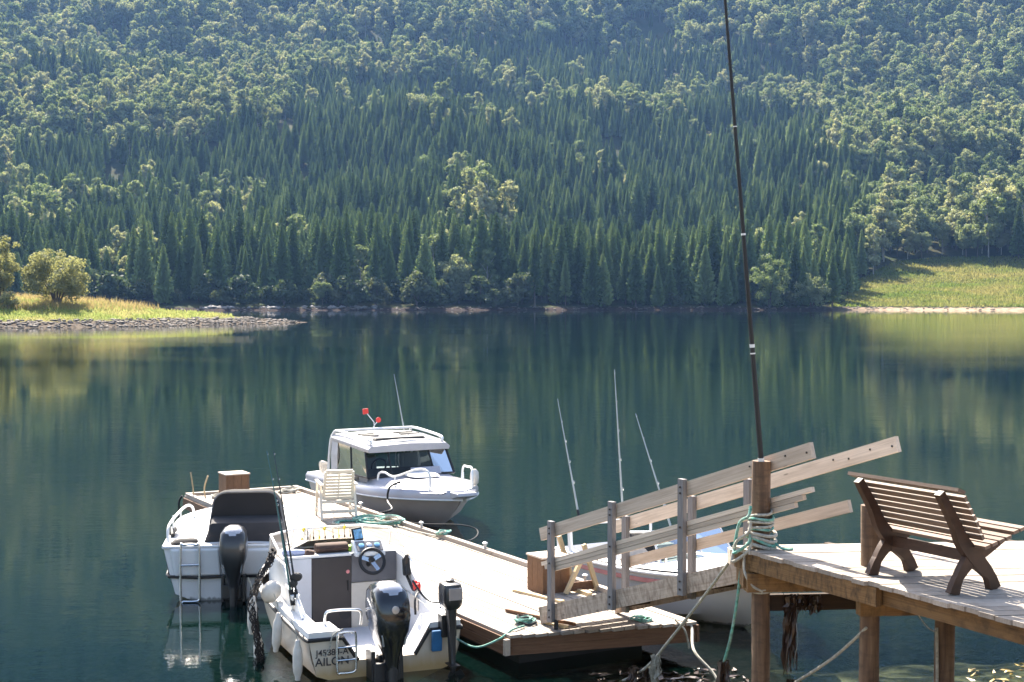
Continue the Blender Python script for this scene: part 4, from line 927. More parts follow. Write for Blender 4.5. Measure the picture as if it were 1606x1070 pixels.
M_FEND = mat('dirty_white_fender', (0.68, 0.62, 0.54), 0.45, var=0.12, scale=6, dirt=(0.35, 0.27, 0.18), dirt_amt=0.5)
M_NET = mat('dark_net', (0.0225, 0.0175, 0.0150), 0.9, var=0.4, scale=20)
M_TEXT = mat('dark_lettering', (0.03, 0.025, 0.03), 0.5)
M_ROD = mat('carbon_rod', (0.02, 0.022, 0.025), 0.35); M_RODP = mat('pale_rod', (0.36, 0.38, 0.36), 0.4); M_RODG = mat('green_rod', (0.03, 0.11, 0.10), 0.35)
M_PINK = mat('faded_red_stripe', (0.55, 0.22, 0.20), 0.5)
m, t, out = nt('boat_glass'); tr_ = node(t, 'ShaderNodeBsdfTransparent'); tr_.inputs[0].default_value = (0.20, 0.25, 0.25, 1); gg = node(t, 'ShaderNodeBsdfGlossy', i_Roughness=0.02)
fr_ = node(t, 'ShaderNodeFresnel', i_IOR=1.5); mx = node(t, 'ShaderNodeMixShader'); lk(t, fr_.outputs[0], mx.inputs[0]); lk(t, tr_.outputs[0], mx.inputs[1]); lk(t, gg.outputs[0], mx.inputs[2]); lk(t, mx.outputs[0], out.inputs[0]); M_GLASS = m
m, t, out = nt('scratched_perspex'); tr_ = node(t, 'ShaderNodeBsdfTransparent'); tr_.inputs[0].default_value = (0.85, 0.82, 0.78, 1); dd = node(t, 'ShaderNodeBsdfDiffuse'); dd.inputs[0].default_value = (0.62, 0.56, 0.49, 1)
mx = node(t, 'ShaderNodeMixShader'); mx.inputs[0].default_value = 0.40; lk(t, tr_.outputs[0], mx.inputs[1]); lk(t, dd.outputs[0], mx.inputs[2]); lk(t, mx.outputs[0], out.inputs[0]); M_PERSPEX = m

class Hull:
    """hard-chine hull; x forward from the transom, y to port, z up from the waterline"""
    def __init__(s, L, B, z_st, z_bow, keel=-0.28, chine=0.08, full=0.5, flare=0.86, tw=0.95, rake=0.10, pw=2.2):
        s.__dict__.update(locals())
    def b(s, q):
        base = s.B / 2 * (s.tw + (1 - s.tw) * math.sin(min(q / s.full, 1) * PI / 2))
        return base if q < s.full else max(s.B / 2 * (1 - ((q - s.full) / (1 - s.full)) ** s.pw), 0.012)
    def zs(s, q): return s.z_st + (s.z_bow - s.z_st) * q ** 1.6
    def sec(s, q):
        b = s.b(q); z = s.zs(q); k = max(0.0, (q - 0.45) / 0.55)
        zc = s.chine + 0.55 * (z - s.chine) * k ** 2.0; bc = b * s.flare * (1 - 0.35 * k)
        zk = s.keel + (s.chine - s.keel + 0.1) * k ** 2.5
        x0 = s.L * q; xc = x0 - s.rake * s.L * k ** 1.5 * 0.7; xk = x0 - s.rake * s.L * k ** 1.2 * 1.5
        zm = (z + zc) / 2; bm_ = (b + bc) / 2 + 0.02 * (1 - k); xm = (x0 + xc) / 2
        return [(x0, b, z), (xm, bm_, zm), (xc, bc, zc), (xk, 0.001, zk), (xc, -bc, zc), (xm, -bm_, zm), (x0, -b, z)]
    def shell(s, n=22): return MB().loft([s.sec(q) for q in np.linspace(0, 1, n)], caps=False, closed=False)
    def sheer(s, side, q0=0.0, q1=1.0, n=24, out_=0.0, dz=0.0):
        return [(s.L * q, side * (s.b(q) + out_), s.zs(q) + dz) for q in np.linspace(q0, q1, n)]
    def strip(s, q0, q1, win, dz=0.0, n=20):
        """deck between the sheer and win metres inboard, both sides"""
        b = MB()
        for sd in (1, -1):
            A = [(s.L * q, sd * s.b(q), s.zs(q) + dz) for q in np.linspace(q0, q1, n)]; I = [(s.L * q, sd * max(s.b(q) - win, 0), s.zs(q) + dz) for q in np.linspace(q0, q1, n)]
            b.add(A + I, [(i, i + 1, n + i + 1, n + i) for i in range(n - 1)])
        return b
    def deck(s, q0, q1, crown=0.05, dz=0.0, n=16, m_=7, zf=None):
        secs = []
        for q in np.linspace(q0, q1, n):
            b = s.b(q); z = s.zs(q) + dz
            secs.append([(s.L * q, b * (1 - 2 * k / (m_ - 1)), z + crown * min(1, b / 0.5) * (1 - (1 - 2 * k / (m_ - 1)) ** 2) + (zf(q, 1 - abs(1 - 2 * k / (m_ - 1))) if zf else 0)) for k in range(m_)])
        return MB().loft(secs, caps=False, closed=False)
def boat(name, label_, x, y, hx, hy, group=None):
    return thing(name, label_, 'boat', (x, y, 0), math.atan2(hy, hx), group)
def text(parent, body, size, M, material=None, name='lettering'):
    cu = bpy.data.curves.new(name, 'FONT'); cu.body = body; cu.size = size; cu.align_x = 'CENTER'; cu.extrude = 0.001; cu.offset = size * 0.008
    cu.materials.append(material or M_TEXT)
    tmp = link(bpy.data.objects.new(name, cu)); bpy.context.view_layer.update()
    me = bpy.data.meshes.new_from_object(tmp.evaluated_get(bpy.context.evaluated_depsgraph_get())); bpy.data.objects.remove(tmp)
    o = link(bpy.data.objects.new(name, me)); o.parent = parent; o.matrix_basis = M; return o
def rrect(cx, cy_, w, h, z, n=4, r=0.35, px_=0.0):
    """rounded rectangle loop in the xy plane"""
    L_ = []; rr = min(w, h) * r
    for (sx_, sy_, a0) in ((1, 1, 0), (-1, 1, 90), (-1, -1, 180), (1, -1, 270)):
        for k in range(n):
            a = rad(a0 + 90 * k / (n - 1)); L_.append((cx + sx_ * (w / 2 - rr) + rr * math.cos(a), cy_ + sy_ * (h / 2 - rr) + rr * math.sin(a), z))
    return L_
def outboard(label_, base, tilt=0.0, size=1.0, cowl=M_COWL, panel=M_SILGLARE, leg=0.75, emblem=False, kicker=False):
    """origin at the transom clamp; x points forward (into the boat); world pose from base matrix"""
    e = link(bpy.data.objects.new('outboard_motor', None)); tag(e, label_, 'outboard motor')
    e.matrix_basis = base @ Matrix.Rotation(tilt, 4, 'Y') @ Matrix.Scale(size, 4)
    if kicker:
        secs = [rrect(-0.16, 0, 0.20, 0.14, 0.26), rrect(-0.16, 0, 0.27, 0.20, 0.30), rrect(-0.16, 0, 0.29, 0.22, 0.34), rrect(-0.16, 0, 0.29, 0.215, 0.48), rrect(-0.16, 0, 0.26, 0.19, 0.525), rrect(-0.16, 0, 0.18, 0.12, 0.54)]
        c = MB().loft(secs).build('cowling', M_COWL2, e, 45)
        MB().box((-0.305, -0.01, 0.43), (0.012, 0.15, 0.13), Matrix.Rotation(0.05, 3, 'Y'), 0.004).build('recoil_panel', M_SILGLARE, c)
        MB().lathe([(0.045, 0.53), (0.045, 0.56), (0.03, 0.57)], (-0.16, 0, 0), 12).build('cap', M_COWL2, c, True)
        MB().loft([rrect(-0.17, 0, 0.16, 0.11, 0.27), rrect(-0.19, 0, 0.12, 0.08, 0.10), rrect(-0.20, 0, 0.10, 0.055, -0.30), rrect(-0.21, 0, 0.13, 0.05, -0.36)]).build('leg', M_MATTE, e, True)
        MB().box((-0.22, 0, -0.33), (0.20, 0.10, 0.012)).build('cavitation_plate', M_MATTE, e)
        g = MB().tube([(-0.12, 0, -0.46), (-0.2, 0, -0.46), (-0.3, 0, -0.46)], [0.02, 0.04, 0.025], 10).build('gearcase', M_MATTE, e, True)
        MB().box((-0.215, 0, -0.41), (0.09, 0.03, 0.12)).build('strut', M_MATTE, g)
        pr_ = MB()
        for k in range(3):
            a = 2 * PI * k / 3 + .4; pr_.box((-0.31, 0.065 * math.cos(a), -0.46 + 0.065 * math.sin(a)), (0.012, 0.075, 0.10), Matrix.Rotation(a, 3, 'X') @ Matrix.Rotation(0.5, 3, 'Z'))
        pr_.build('propeller', M_MATTE, e)
        MB().box((-0.05, 0, 0.06), (0.14, 0.17, 0.24), None, 0.01).build('clamp', M_MATTE, e)
        for sd in (-1, 1): MB().tube([(0.02, sd * .05, 0.05), (0.10, sd * .05, 0.05)], 0.009, 6).build('clamp_screw', M_GALV, e)
        MB().tube(smooth_path([(-0.02, 0.08, 0.30), (0.10, 0.14, 0.30), (0.20, 0.20, 0.36), (0.30, 0.27, 0.50)], 5), 0.012, 7).build('tiller', M_MATTE, e, True)
        return e
    secs = [rrect(-0.30, 0, 0.18, 0.13, -0.12), rrect(-0.28, 0, 0.26, 0.17, 0.02), rrect(-0.26, 0, 0.42, 0.26, 0.16), rrect(-0.25, 0, 0.54, 0.355, 0.32, r=.27), rrect(-0.24, 0, 0.60, 0.40, 0.48, r=.25), rrect(-0.23, 0, 0.59, 0.395, 0.62, r=.25), rrect(-0.21, 0, 0.54, 0.37, 0.745, r=.27), rrect(-0.18, 0, 0.42, 0.28, 0.81), rrect(-0.16, 0, 0.22, 0.14, 0.835)]
    c = MB().loft(secs).build('cowling', cowl, e, 60)
    MB().loft([rrect(-0.34, 0, 0.33, 0.33, 0.66), rrect(-0.315, 0, 0.33, 0.32, 0.755), rrect(-0.27, 0, 0.28, 0.25, 0.82), rrect(-0.22, 0, 0.18, 0.15, 0.848)]).build('top_panel', panel, c, 60)  # pale shape stands in for glare on the cowl top
    for sd in (-1, 1):
        MB().tube(smooth_path([(-0.10, sd * 0.185, 0.66), (-0.3, sd * 0.192, 0.55), (-0.46, sd * 0.15, 0.36), (-0.44, sd * 0.12, 0.16)], 6), [0.012] * 19, 6).build('trim_line', panel, c, True)
    if emblem:
        MB().lathe([(0.045, 0), (0.042, 0.006), (0.0, 0.008)], (0, 0, 0), 20, 'X').build('emblem', M_SILGLARE, c, True).matrix_basis = Matrix.Translation((-0.540, 0, 0.56)) @ Matrix.Scale(-1, 4, (1, 0, 0))
    MB().loft([rrect(-0.30, 0, 0.19, 0.12, -0.06), rrect(-0.31, 0, 0.18, 0.10, -0.35), rrect(-0.32, 0, 0.20, 0.08, -leg)]).build('midsection', M_MATTE, e, True)
    MB().loft([rrect(-0.36, 0, 0.42, 0.20, -leg + 0.06), rrect(-0.36, 0, 0.46, 0.22, -leg + 0.075), rrect(-0.36, 0, 0.42, 0.20, -leg + 0.09)]).build('cavitation_plate', M_MATTE, e)
    MB().tube([(-0.10, 0, -leg - .12), (-0.2, 0, -leg - .12), (-0.4, 0, -leg - .12), (-0.55, 0, -leg - .12)], [0.02, 0.055, 0.06, 0.04], 12).build('gearcase', M_MATTE, e, True)
    b = MB(); b.box((-0.08, 0.17, -0.12), (0.24, 0.05, 0.40), None, 0.008); b.box((-0.08, -0.15, -0.12), (0.24, 0.05, 0.40), None, 0.008); b.box((-0.20, 0.03, -0.16), (0.10, 0.30, 0.22), None, 0.02); b.box((-0.10, 0, -0.02), (0.12, 0.20, 0.10), None, 0.01)
    b.build('bracket', M_MATTE, e)
    pr_ = MB()
    for k in range(3):
        a = 2 * PI * k / 3 + .3
        pr_.box((-0.60, 0.11 * math.cos(a), -leg - .12 + 0.11 * math.sin(a)), (0.015, 0.12, 0.15), Matrix.Rotation(a, 3, 'X') @ Matrix.Rotation(0.6, 3, 'Z'), 0.005)
    pr_.build('propeller', M_MATTE, e)
    return e
def ladder(parent, x, y, w, z0, z1, rungs, r=0.012):
    b = MB().tube(smooth_path([(x, y - w / 2, z0 + .03), (x, y - w / 2, z1 - 0.05), (x, y - w / 2 + .04, z1), (x, y + w / 2 - .04, z1), (x, y + w / 2, z1 - .05), (x, y + w / 2, z0 + .03), (x, y + w / 2 - .04, z0), (x, y - w / 2 + .04, z0), (x, y - w / 2, z0 + .03)], 5), r, 8, caps=False)
    o = b.build('boarding_ladder', M_STEEL, parent, True)
    for z in rungs: MB().tube([(x, y - w / 2, z), (x, y + w / 2, z)], r * 0.9, 8).build('rung', M_STEEL, o, True)
    return o
def rod(label_, a, b, r0, material, bend=0.0, reel=None, group=None, guides=5):
    a, b = Vector(a), Vector(b); d = b - a; e = thing('fishing_rod', label_, 'fishing rod', a, 0, group)
    P_ = [a + d * q + Vector((bend * q * q, 0, 0)) for q in np.linspace(0, 1, 10)]
    MB().tube(P_, [r0 * 1.35 * (1 - 0.72 * q) for q in np.linspace(0, 1, 10)], 6).build('blank', material, e, True, world=True)
    MB().tube([a, a + d * 0.10], r0 * 1.7, 8).build('grip', M_BLACK, e, True, world=True)
    for k in range(guides):
        q = 0.32 + 0.66 * k / max(1, guides - 1); p = a + d * q + Vector((bend * q * q, 0, 0)); rr = 0.018 * (1.3 - q)
        MB().tube([p + Vector((rr * math.cos(t_) + rr, 0, rr * math.sin(t_))) for t_ in np.linspace(0, 2 * PI, 8, endpoint=False)], 0.0035, 5, closed=True).build('guide', M_STEEL, e, True, world=True)
    if reel:
        p = a + d * reel
        rl = MB().lathe([(0.02, -0.04), (0.045, -0.035), (0.045, -0.02), (0.025, -0.015), (0.025, 0.015), (0.045, 0.02), (0.045, 0.035), (0.02, 0.04)], p + Vector((0.05, 0, 0)), 12, 'Y').build('reel', M_MATTE, e, True, world=True)
    return e
def fender(label_, p, L_=0.36, r=0.055, tilt=0.0):
    e = thing('fender', label_, 'fender', p)
    MB().lathe([(0.02, -L_ / 2 - .04), (0.03, -L_ / 2 - .03), (r * .55, -L_ / 2), (r * .92, -L_ / 2 + .06), (r, -L_ / 2 + .12), (r, L_ / 2 - .12), (r * .92, L_ / 2 - .06), (r * .55, L_ / 2), (0.03, L_ / 2 + .03), (0.02, L_ / 2 + .05)], (0, 0, 0), 16).build('body', M_FEND, e, True)
    MB().tube([(0, 0, L_ / 2 + .03), (0.01, 0.02, L_ / 2 + 0.16), (0.04, 0.06, L_ / 2 + .26)], 0.006, 6).build('line', M_ROPE_W, e, True)
    e.rotation_euler = (tilt, 0, 0); return e
def flare_tube(b, pts, r, n=8): return b.tube(smooth_path(pts, 6), r, n)

# ------------------------------------------------------------------ boat 1: small cuddy boat, stern to us
B1 = boat('cuddy_boat', 'white cuddy boat with open cockpit, steering wheel and two outboards moored alongside the dock', -1.40, 15.72, -0.375, 0.927)
H1 = Hull(4.05, 1.86, 0.46, 0.80, keel=-0.25, chine=0.05, full=0.5, flare=0.90, tw=0.95, rake=0.08)
H1.shell().build('hull', M_GEL, B1, 30)
MB1 = B1.matrix_basis.copy()
bs = H1.b(0); nt_, nb_, zt, zn = 0.50, 0.33, 0.46, 0.19            # transom notch
poly = [(-bs * .90, 0.05), (-bs, zt), (-nt_, zt), (-nb_, zn), (nb_, zn), (nt_, zt), (bs, zt), (bs * .90, 0.05), (0, -0.25)]
b = MB(); b.add([(0.0, y, z) for y, z in poly] + [(0.05, y, z) for y, z in poly], [tuple(range(9)), tuple(range(17, 8, -1))] + [(k, 9 + k, 9 + (k + 1) % 9, (k + 1) % 9) for k in range(9)])
tr1 = b.build('transom', M_GEL, B1)
b = MB()
for sd in (1, -1): b.tube([(-.012, sd * nb_, zn + .005), (-.012, sd * nt_, zt - .005), (-.012, sd * (bs + .01), zt - .005)] + [(q[0], q[1], q[2]) for q in H1.sheer(sd, 0.01, 1, 22, 0.015, -0.01)], 0.024, 7)
b.build('rub_rail', M_BLACK, B1, True)
gun = H1.strip(0.0, 0.52, 0.20, 0.075); gun.build('side_deck', M_DECKW, B1)
b = MB()
for sd in (1, -1):
    A = H1.sheer(sd, 0, 1, 20, 0.002, 0.0); Bp = H1.sheer(sd, 0, 1, 20, -0.012, 0.078); b.add(A + Bp, [(i, i + 1, 21 + i, 20 + i) for i in range(19)])
    b.add([(-.003, sd * nt_, zt), (-.003, sd * bs, zt), (-.003, sd * (bs - .012), zt + .078), (-.003, sd * (nt_ + .02), zt + .078)], [(0, 1, 2, 3)])
b.build('gunwale', M_DECKW, B1)
b = MB()                                                               # stern quarters inside the transom and well slopes
for sd in (1, -1):
    b.add([(0.0, sd * (nt_ + .02), zt + .078), (0.0, sd * (bs - .012), zt + .078), (0.42, sd * (bs - .03), zt + .085), (0.42, sd * (nt_ + .04), zt + .085),
           (0.05, sd * nb_, zn), (0.42, sd * nb_, zn), (0.42, sd * (nt_ + .04), 0.10), (0.42, sd * (bs - .2), 0.10)],
          [(0, 1, 2, 3), (4, 0, 3, 5), (5, 3, 6)])
    b.add([(0.42, sd * nb_, zn), (0.42, sd * (nt_ + .04), zt + .085), (0.42, sd * (bs - .19), zt + .085), (0.42, sd * (bs - .19), 0.08), (0.42, sd * nb_, 0.08)], [(0, 1, 2, 3, 4)])
b.add([(0.03, -nb_, zn), (0.03, nb_, zn), (0.42, nb_, zn + .01), (0.42, -nb_, zn + .01), (0.42, nb_, .08), (0.42, -nb_, .08)], [(0, 1, 2, 3), (3, 2, 4, 5)])
b.build('motor_well', M_LINER, B1)
b = MB(); iw = 0.72
b.add([(0.42, -iw, 0.085), (0.42, iw, 0.085), (1.96, iw, 0.085), (1.96, -iw, 0.085)], [(0, 1, 2, 3)])
for sd in (1, -1): b.add([(0.42, sd * iw, 0.08), (1.96, sd * iw, 0.08), (1.96, sd * iw, 0.60), (0.42, sd * iw, 0.545)], [(0, 1, 2, 3)])
b.build('cockpit_liner', M_LINER, B1)
for sd in (1, -1):                                                     # tall cockpit sides sweeping up to the windscreen
    pf = [(0.55, 0.53), (0.75, 0.60), (1.35, 0.86), (1.55, 0.98), (2.38, 1.02), (2.38, 0.53)]
    y0, y1 = sorted((sd * 0.735, sd * 0.80)); MB().prism(pf, y0, y1).build('cockpit_side', M_DECKW, B1, bevel=0.012)
# bulkhead with door and helm
bk = MB().box((1.985, 0.545, 0.53), (0.04, 0.375, 0.90)).build('bulkhead_panel', M_LINER, B1)
MB().box((1.985, -0.44, 0.36), (0.04, 0.58, 0.56)).build('bulkhead_panel', M_CREAM, B1)
MB().box((1.985, -0.44, 0.83), (0.05, 0.58, 0.36)).build('instrument_board', M_GREYP, B1)
dr = MB().box((1.98, 0.103, 0.53), (0.05, 0.50, 0.895), None, 0.006).build('cabin_door', M_DOOR, B1)
MB().box((1.95, -0.10, 0.62), (0.02, 0.02, 0.13), None, 0.006).build('handle', M_BLACK, dr)
MB().lathe([(0.024, 0), (0.022, -0.008), (0.0, -0.01)], (1.953, -0.10, 0.79), 14, 'X').build('badge', mat('pink_badge', (0.75, 0.25, 0.25), 0.4), dr, True)
MB().lathe([(0.075, 0), (0.075, -0.006), (0.0, -0.006)], (1.953, -0.06, 0.27), 18, 'X').build('vent', M_BLACK, dr)
MB().box((2.18, 0.0, 1.0), (0.42, 1.46, 0.03)).build('shelf', M_DECKW, B1)
ds = MB(); ds.prism([(1.86, 0.98), (1.86, 1.03), (2.02, 1.15), (2.10, 1.15), (2.10, 0.98)], -0.56, -0.18); dash = ds.build('dashboard', M_DECKW, B1, bevel=0.008)
gp = MB(); Mg = Matrix.Rotation(-math.atan2(0.12, 0.16), 3, 'Y'); gp.box((1.935, -0.37, 1.098), (0.165, 0.33, 0.012), Mg); gp.build('gauge_panel', M_GREYP, dash)
for yy_ in (-0.27, -0.37, -0.47):
    MB().lathe([(0.036, 0), (0.036, 0.012), (0.03, 0.014)], (0, 0, 0), 16).build('gauge', M_SCREEN if yy_ != -0.37 else M_STEEL, dash, True).matrix_basis = Matrix.Translation((1.935, yy_, 1.104)) @ Mg.to_4x4()
wh = MB().tube([(1.80 + 0.07 * math.sin(a), -0.37 + 0.155 * math.cos(a), 0.93 + 0.14 * math.sin(a)) for a in np.linspace(0, 2 * PI, 28, endpoint=False)], 0.021, 9, closed=True).build('steering_wheel', M_BLACK, B1, True)
for a in (0.4, 2.6, 4.2): MB().beam((1.83, -0.37, 0.93), (1.80 + 0.065 * math.sin(a), -0.37 + 0.145 * math.cos(a), 0.93 + 0.13 * math.sin(a)), 0.05, 0.008, up=(1, 0, -.5)).build('spoke', M_STEEL, wh)
MB().lathe([(0.05, 0), (0.045, -0.02), (0.02, -0.03)], (1.84, -0.37, 0.93), 16, 'X').build('hub', M_BLACK, wh, True)
MB().tube([(1.84, -0.37, 0.93), (1.97, -0.37, 0.86)], 0.03, 10).build('column', M_BLACK, wh, True)
pl = MB().box((2.12, -0.27, 1.22), (0.03, 0.135, 0.165), Matrix.Rotation(0.25, 3, 'Y') @ Matrix.Rotation(-.12, 3, 'X'), 0.008).build('chart_plotter', M_BLACK, B1)
MB().box((2.103, -0.275, 1.224), (0.008, 0.105, 0.12), Matrix.Rotation(0.25, 3, 'Y') @ Matrix.Rotation(-.12, 3, 'X')).build('screen', M_SCREEN, pl)
MB().tube([(2.12, -.27, 1.15), (2.12, -.27, 1.01)], 0.012, 8).build('stalk', M_BLACK, pl, True)
# windscreen
WT = [(1.62, 0.79, 1.06), (2.34, 0.78, 1.24), (2.50, 0.45, 1.27), (2.50, -0.45, 1.27), (2.34, -0.78, 1.24), (1.62, -0.79, 1.06)]
WB = [(1.60, 0.79, 0.99), (2.44, 0.78, 1.00), (2.66, 0.45, 1.00), (2.66, -0.45, 1.00), (2.44, -0.78, 1.00), (1.60, -0.79, 0.99)]
wsf = MB(); wsf.tube(WT, 0.015, 7); wsf.tube(WB, 0.012, 7)
for i in range(1, 5): wsf.tube([WT[i], WB[i]], 0.012, 6)
wsf.build('windscreen_frame', M_DECKW, B1, True)
for i in range(5): MB().add([WB[i], WB[i + 1], WT[i + 1], WT[i]], [(0, 1, 2, 3)]).build('windscreen_pane', M_PERSPEX, B1)
H1.deck(0.58, 1.0, 0.06, 0.06, zf=lambda q, c: 0.42 * max(0, 1 - (q - 0.58) / 0.36) * min(1, c * 2.2)).build('foredeck', M_DECKW, B1, True)
b = flare_tube(MB(), [(0.30, 0.62, 0.54), (0.28, 0.62, 0.66), (0.27, 0.56, 0.70), (0.24, 0.30, 0.70), (0.24, 0.22, 0.66), (0.26, 0.22, 0.52)], 0.017); b.build('grab_rail', M_STEEL, B1, True)
b = flare_tube(MB(), [(0.42, -0.48, 0.54), (0.44, -0.48, 0.68), (0.52, -0.52, 0.74), (0.66, -0.60, 0.75)], 0.014); b.build('grab_rail', M_BLACK, B1, True)
b = flare_tube(MB(), [(0.60, 0.80, 0.56), (0.95, 0.80, 0.72), (1.40, 0.805, 0.80)], 0.014); b.build('grab_rail', M_STEEL, B1, True)
ladder(B1, -0.06, 0.47, 0.21, 0.08, 0.52, (0.22, 0.36), 0.013)
Mt = Matrix(((0, 0, -1, 0), (-1, 0, 0, 0), (0, 1, 0, 0), (0, 0, 0, 1)))
text(B1, 'J45884-A', 0.098, Matrix.Translation((-0.012, 0.62, 0.275)) @ Mt)
text(B1, 'AILON', 0.128, Matrix.Translation((-0.012, 0.62, 0.165)) @ Mt)
rc = MB().box((1.15, -0.70, 0.52), (0.26, 0.02, 0.16), None, 0.004).build('side_pocket', M_CREAM, B1)
for y_ in (0.765, 0.83): MB().tube([(1.02, y_, 0.58), (0.98, y_, 0.76)], 0.022, 10).build('rod_holder', M_WHITEP, B1, True)
MB().tube([(0.62, -0.84, 0.56), (0.48, -0.98, 0.74)], 0.020, 10).build('rod_holder', M_STEEL, B1, True)
MB().tube([(0.05, -.80, .56), (0.05, -.80, .60), (0.05, -.72, .60), (0.05, -.72, .56)], 0.008, 6).build('cleat', M_STEEL, B1, True)
outboard('large glossy black outboard motor with round emblem on the cuddy boat transom', MB1 @ Matrix.Translation((-0.01, 0.04, 0.22)), 0.10, 0.98, M_COWL, M_SILGLARE, 0.52, True)
outboard('small black outboard motor with tiller clamped beside the large one on the cuddy boat', MB1 @ Matrix.Translation((-0.0, -0.70, 0.44)), 0.02, 1.05, kicker=True)
o = MB().box((-0.07, -0.57, 0.34), (0.05, 0.12, 0.24), Matrix.Rotation(-.08, 3, 'Y'), 0.012).build('motor_bag', M_BLUE); o.matrix_basis = MB1; tag(o, 'blue cloth hanging on the cuddy boat transom beside the small outboard', 'cloth')
def loose(name, label_, cat, mb, material, M=MB1, smooth=False, bevel=0.0, group=None, sub=0):
    o = mb.build(name, material, None, smooth, bevel=bevel, subsurf=sub); o.matrix_basis = M; return tag(o, label_, cat, group)
bg_ = MB().loft([[(x, y + 0.0, 1.015 + z) for (x, y_, z) in ((2.05, 0, 0.0), (2.02, 0, 0.06), (2.06, 0, 0.115), (2.16, 0, 0.125), (2.24, 0, 0.10), (2.26, 0, 0.04), (2.24, 0, 0.0)) ] for y in (0.27, 0.24, 0.05, -0.12, -0.15)])
loose('canvas_bag', 'brown rolled canvas bag on the shelf of the cuddy boat', 'bag', bg_, M_BAG, smooth=60, sub=1)
loose('bait_box', 'lime green plastic box beside the brown bag', 'box', MB().box((2.14, -0.20, 1.05), (0.12, 0.11, 0.07), None, 0.012), M_LIME)
loose('towel', 'pale blue rolled towel on the shelf by the rods', 'towel', MB().tube([(2.08, 0.70, 1.05), (2.08, 0.52, 1.05), (2.08, 0.42, 1.045)], [0.035, 0.04, 0.03], 10), mat('pale_blue_cloth', (0.40, 0.44, 0.60), 0.8), smooth=True)
loose('crumpled_cloth', 'dark crumpled cloth lying on the cuddy boat shelf', 'cloth', MB().loft([rrect(2.10, 0.36, 0.18, 0.14, 1.014), rrect(2.11, 0.35, 0.15, 0.13, 1.05), rrect(2.09, 0.37, 0.07, 0.05, 1.07)]), M_BAG, smooth=True)
loose('kill_cord', 'red safety cord reel hanging on the cockpit side', 'cord', MB().lathe([(0.05, -0.03), (0.055, -.02), (0.03, -0.01), (0.03, 0.03), (0.05, 0.04)], (1.02, -0.70, 0.74), 12, 'Y').lathe([(0.03, -.03), (.035, .02)], (1.12, -.70, .76), 10, 'Y'), M_RED, smooth=30)
th = MB().box((1.45, -0.70, 0.90), (0.14, 0.07, 0.22), Matrix.Rotation(.2, 3, 'Y'), 0.02).box((1.40, -0.68, 0.99), (0.05, 0.05, 0.16), Matrix.Rotation(-.35, 3, 'Y'), 0.012)
th.build('throttle', M_BLACK, B1); MB().tube(smooth_path([(1.45, -.70, .80), (1.30, -.71, .70), (1.2, -.71, .66), (1.08, -.7, .70)], 5), 0.018, 8).build('throttle_cable', M_BLACK, B1, True)
for k in range(9):
    y_ = 0.36 - 0.075 * k - (0.03 if k > 4 else 0)
    b = MB().tube([(2.46, y_, 1.25), (2.45, y_, 1.17)], 0.004, 5).lathe([(0.004, 0), (0.011, 0.012), (0.009, 0.035), (0.003, 0.045)], (2.44, y_, 1.13), 7)
    loose('fishing_lure', 'small lure hanging from the windscreen top of the cuddy boat', 'lure', b, M_MATTE if k % 3 else M_YEL, group='lures on the cuddy boat windscreen')
for y_ in (0.33, 0.06, -0.20): loose('clothes_peg', 'yellow clip on the top edge of the cuddy boat windscreen', 'clip', MB().box((2.47, y_, 1.262), (0.04, 0.02, 0.05), Matrix.Rotation(.4, 3, 'X')), M_YEL, group='yellow clips on the windscreen')
# rods in the holders
def l1(x, y, z): return MB1 @ Vector((x, y, z))
rod('slim teal fishing rod, left of the pair standing in the cuddy boat', l1(0.98, 0.83, 0.64), l1(1.34, 0.99, 2.40), 0.012, M_RODG, -0.05, 0.14)
rod('slim black fishing rod, right of the pair standing in the cuddy boat', l1(0.98, 0.765, 0.64), l1(1.34, 0.93, 2.40), 0.012, M_ROD, -0.03, 0.18)
rod('shorter dark fishing rod standing close beside the pair in the cuddy boat', l1(0.98, 0.80, 0.64), l1(1.28, 0.95, 2.10), 0.010, M_ROD, -0.05, 0.22)
# fenders and net on the port side
for (x, y, z, lb, ti) in ((0.10, 0.98, 0.22, 'white fender hanging at the port stern corner of the cuddy boat', 0.0), (0.80, 1.05, 0.38, 'white fender hanging amidships beside the net on the cuddy boat', .08), (1.35, 1.22, 0.48, 'white fender hanging outermost beyond the net on the cuddy boat', .05), (1.30, 1.16, .06, 'low white fender hanging behind the net on the cuddy boat', 0)):
    f = fender(lb, (0, 0, 0)); f.matrix_basis = MB1 @ Matrix.Translation((x, y, z)) @ Matrix.Rotation(ti, 4, 'X')
buoy = MB().lathe([(0.02, -0.22), (0.12, -0.16), (0.17, -0.05), (0.17, 0.06), (0.12, 0.15), (0.05, 0.2)], (0, 0, 0), 18); o = buoy.build('buoy', M_FEND, None, True); o.matrix_basis = MB1 @ Matrix.Translation((1.46, 0.97, 0.72)) @ Matrix.Rotation(.5, 4, 'X') @ Matrix.Scale(0.66, 4); tag(o, 'round white buoy under the net on the cuddy boat side', 'buoy')
R2 = random.Random(9); b = MB()
def netp(u_, w_):          # u along, w down
    x = 1.85 - 0.90 * w_ ** 0.7 - 0.34 * (u_ - .5) * (1 - .45 * w_); y = 0.84 + 0.34 * math.sin(min(w_ * 2.2, 1.57)) + .12 * (u_ - .5) + .13 * math.exp(-((w_ - .3) / .2) ** 2); z = 1.10 - 1.60 * w_ ** 1.2 + .05 * math.sin(u_ * 9 + w_ * 5) * (1 - w_)
    return Vector((x + .02 * math.sin(w_ * 23 + u_ * 11), y + .025 * math.sin(u_ * 17 + w_ * 13), z))
NU, NW = 15, 46
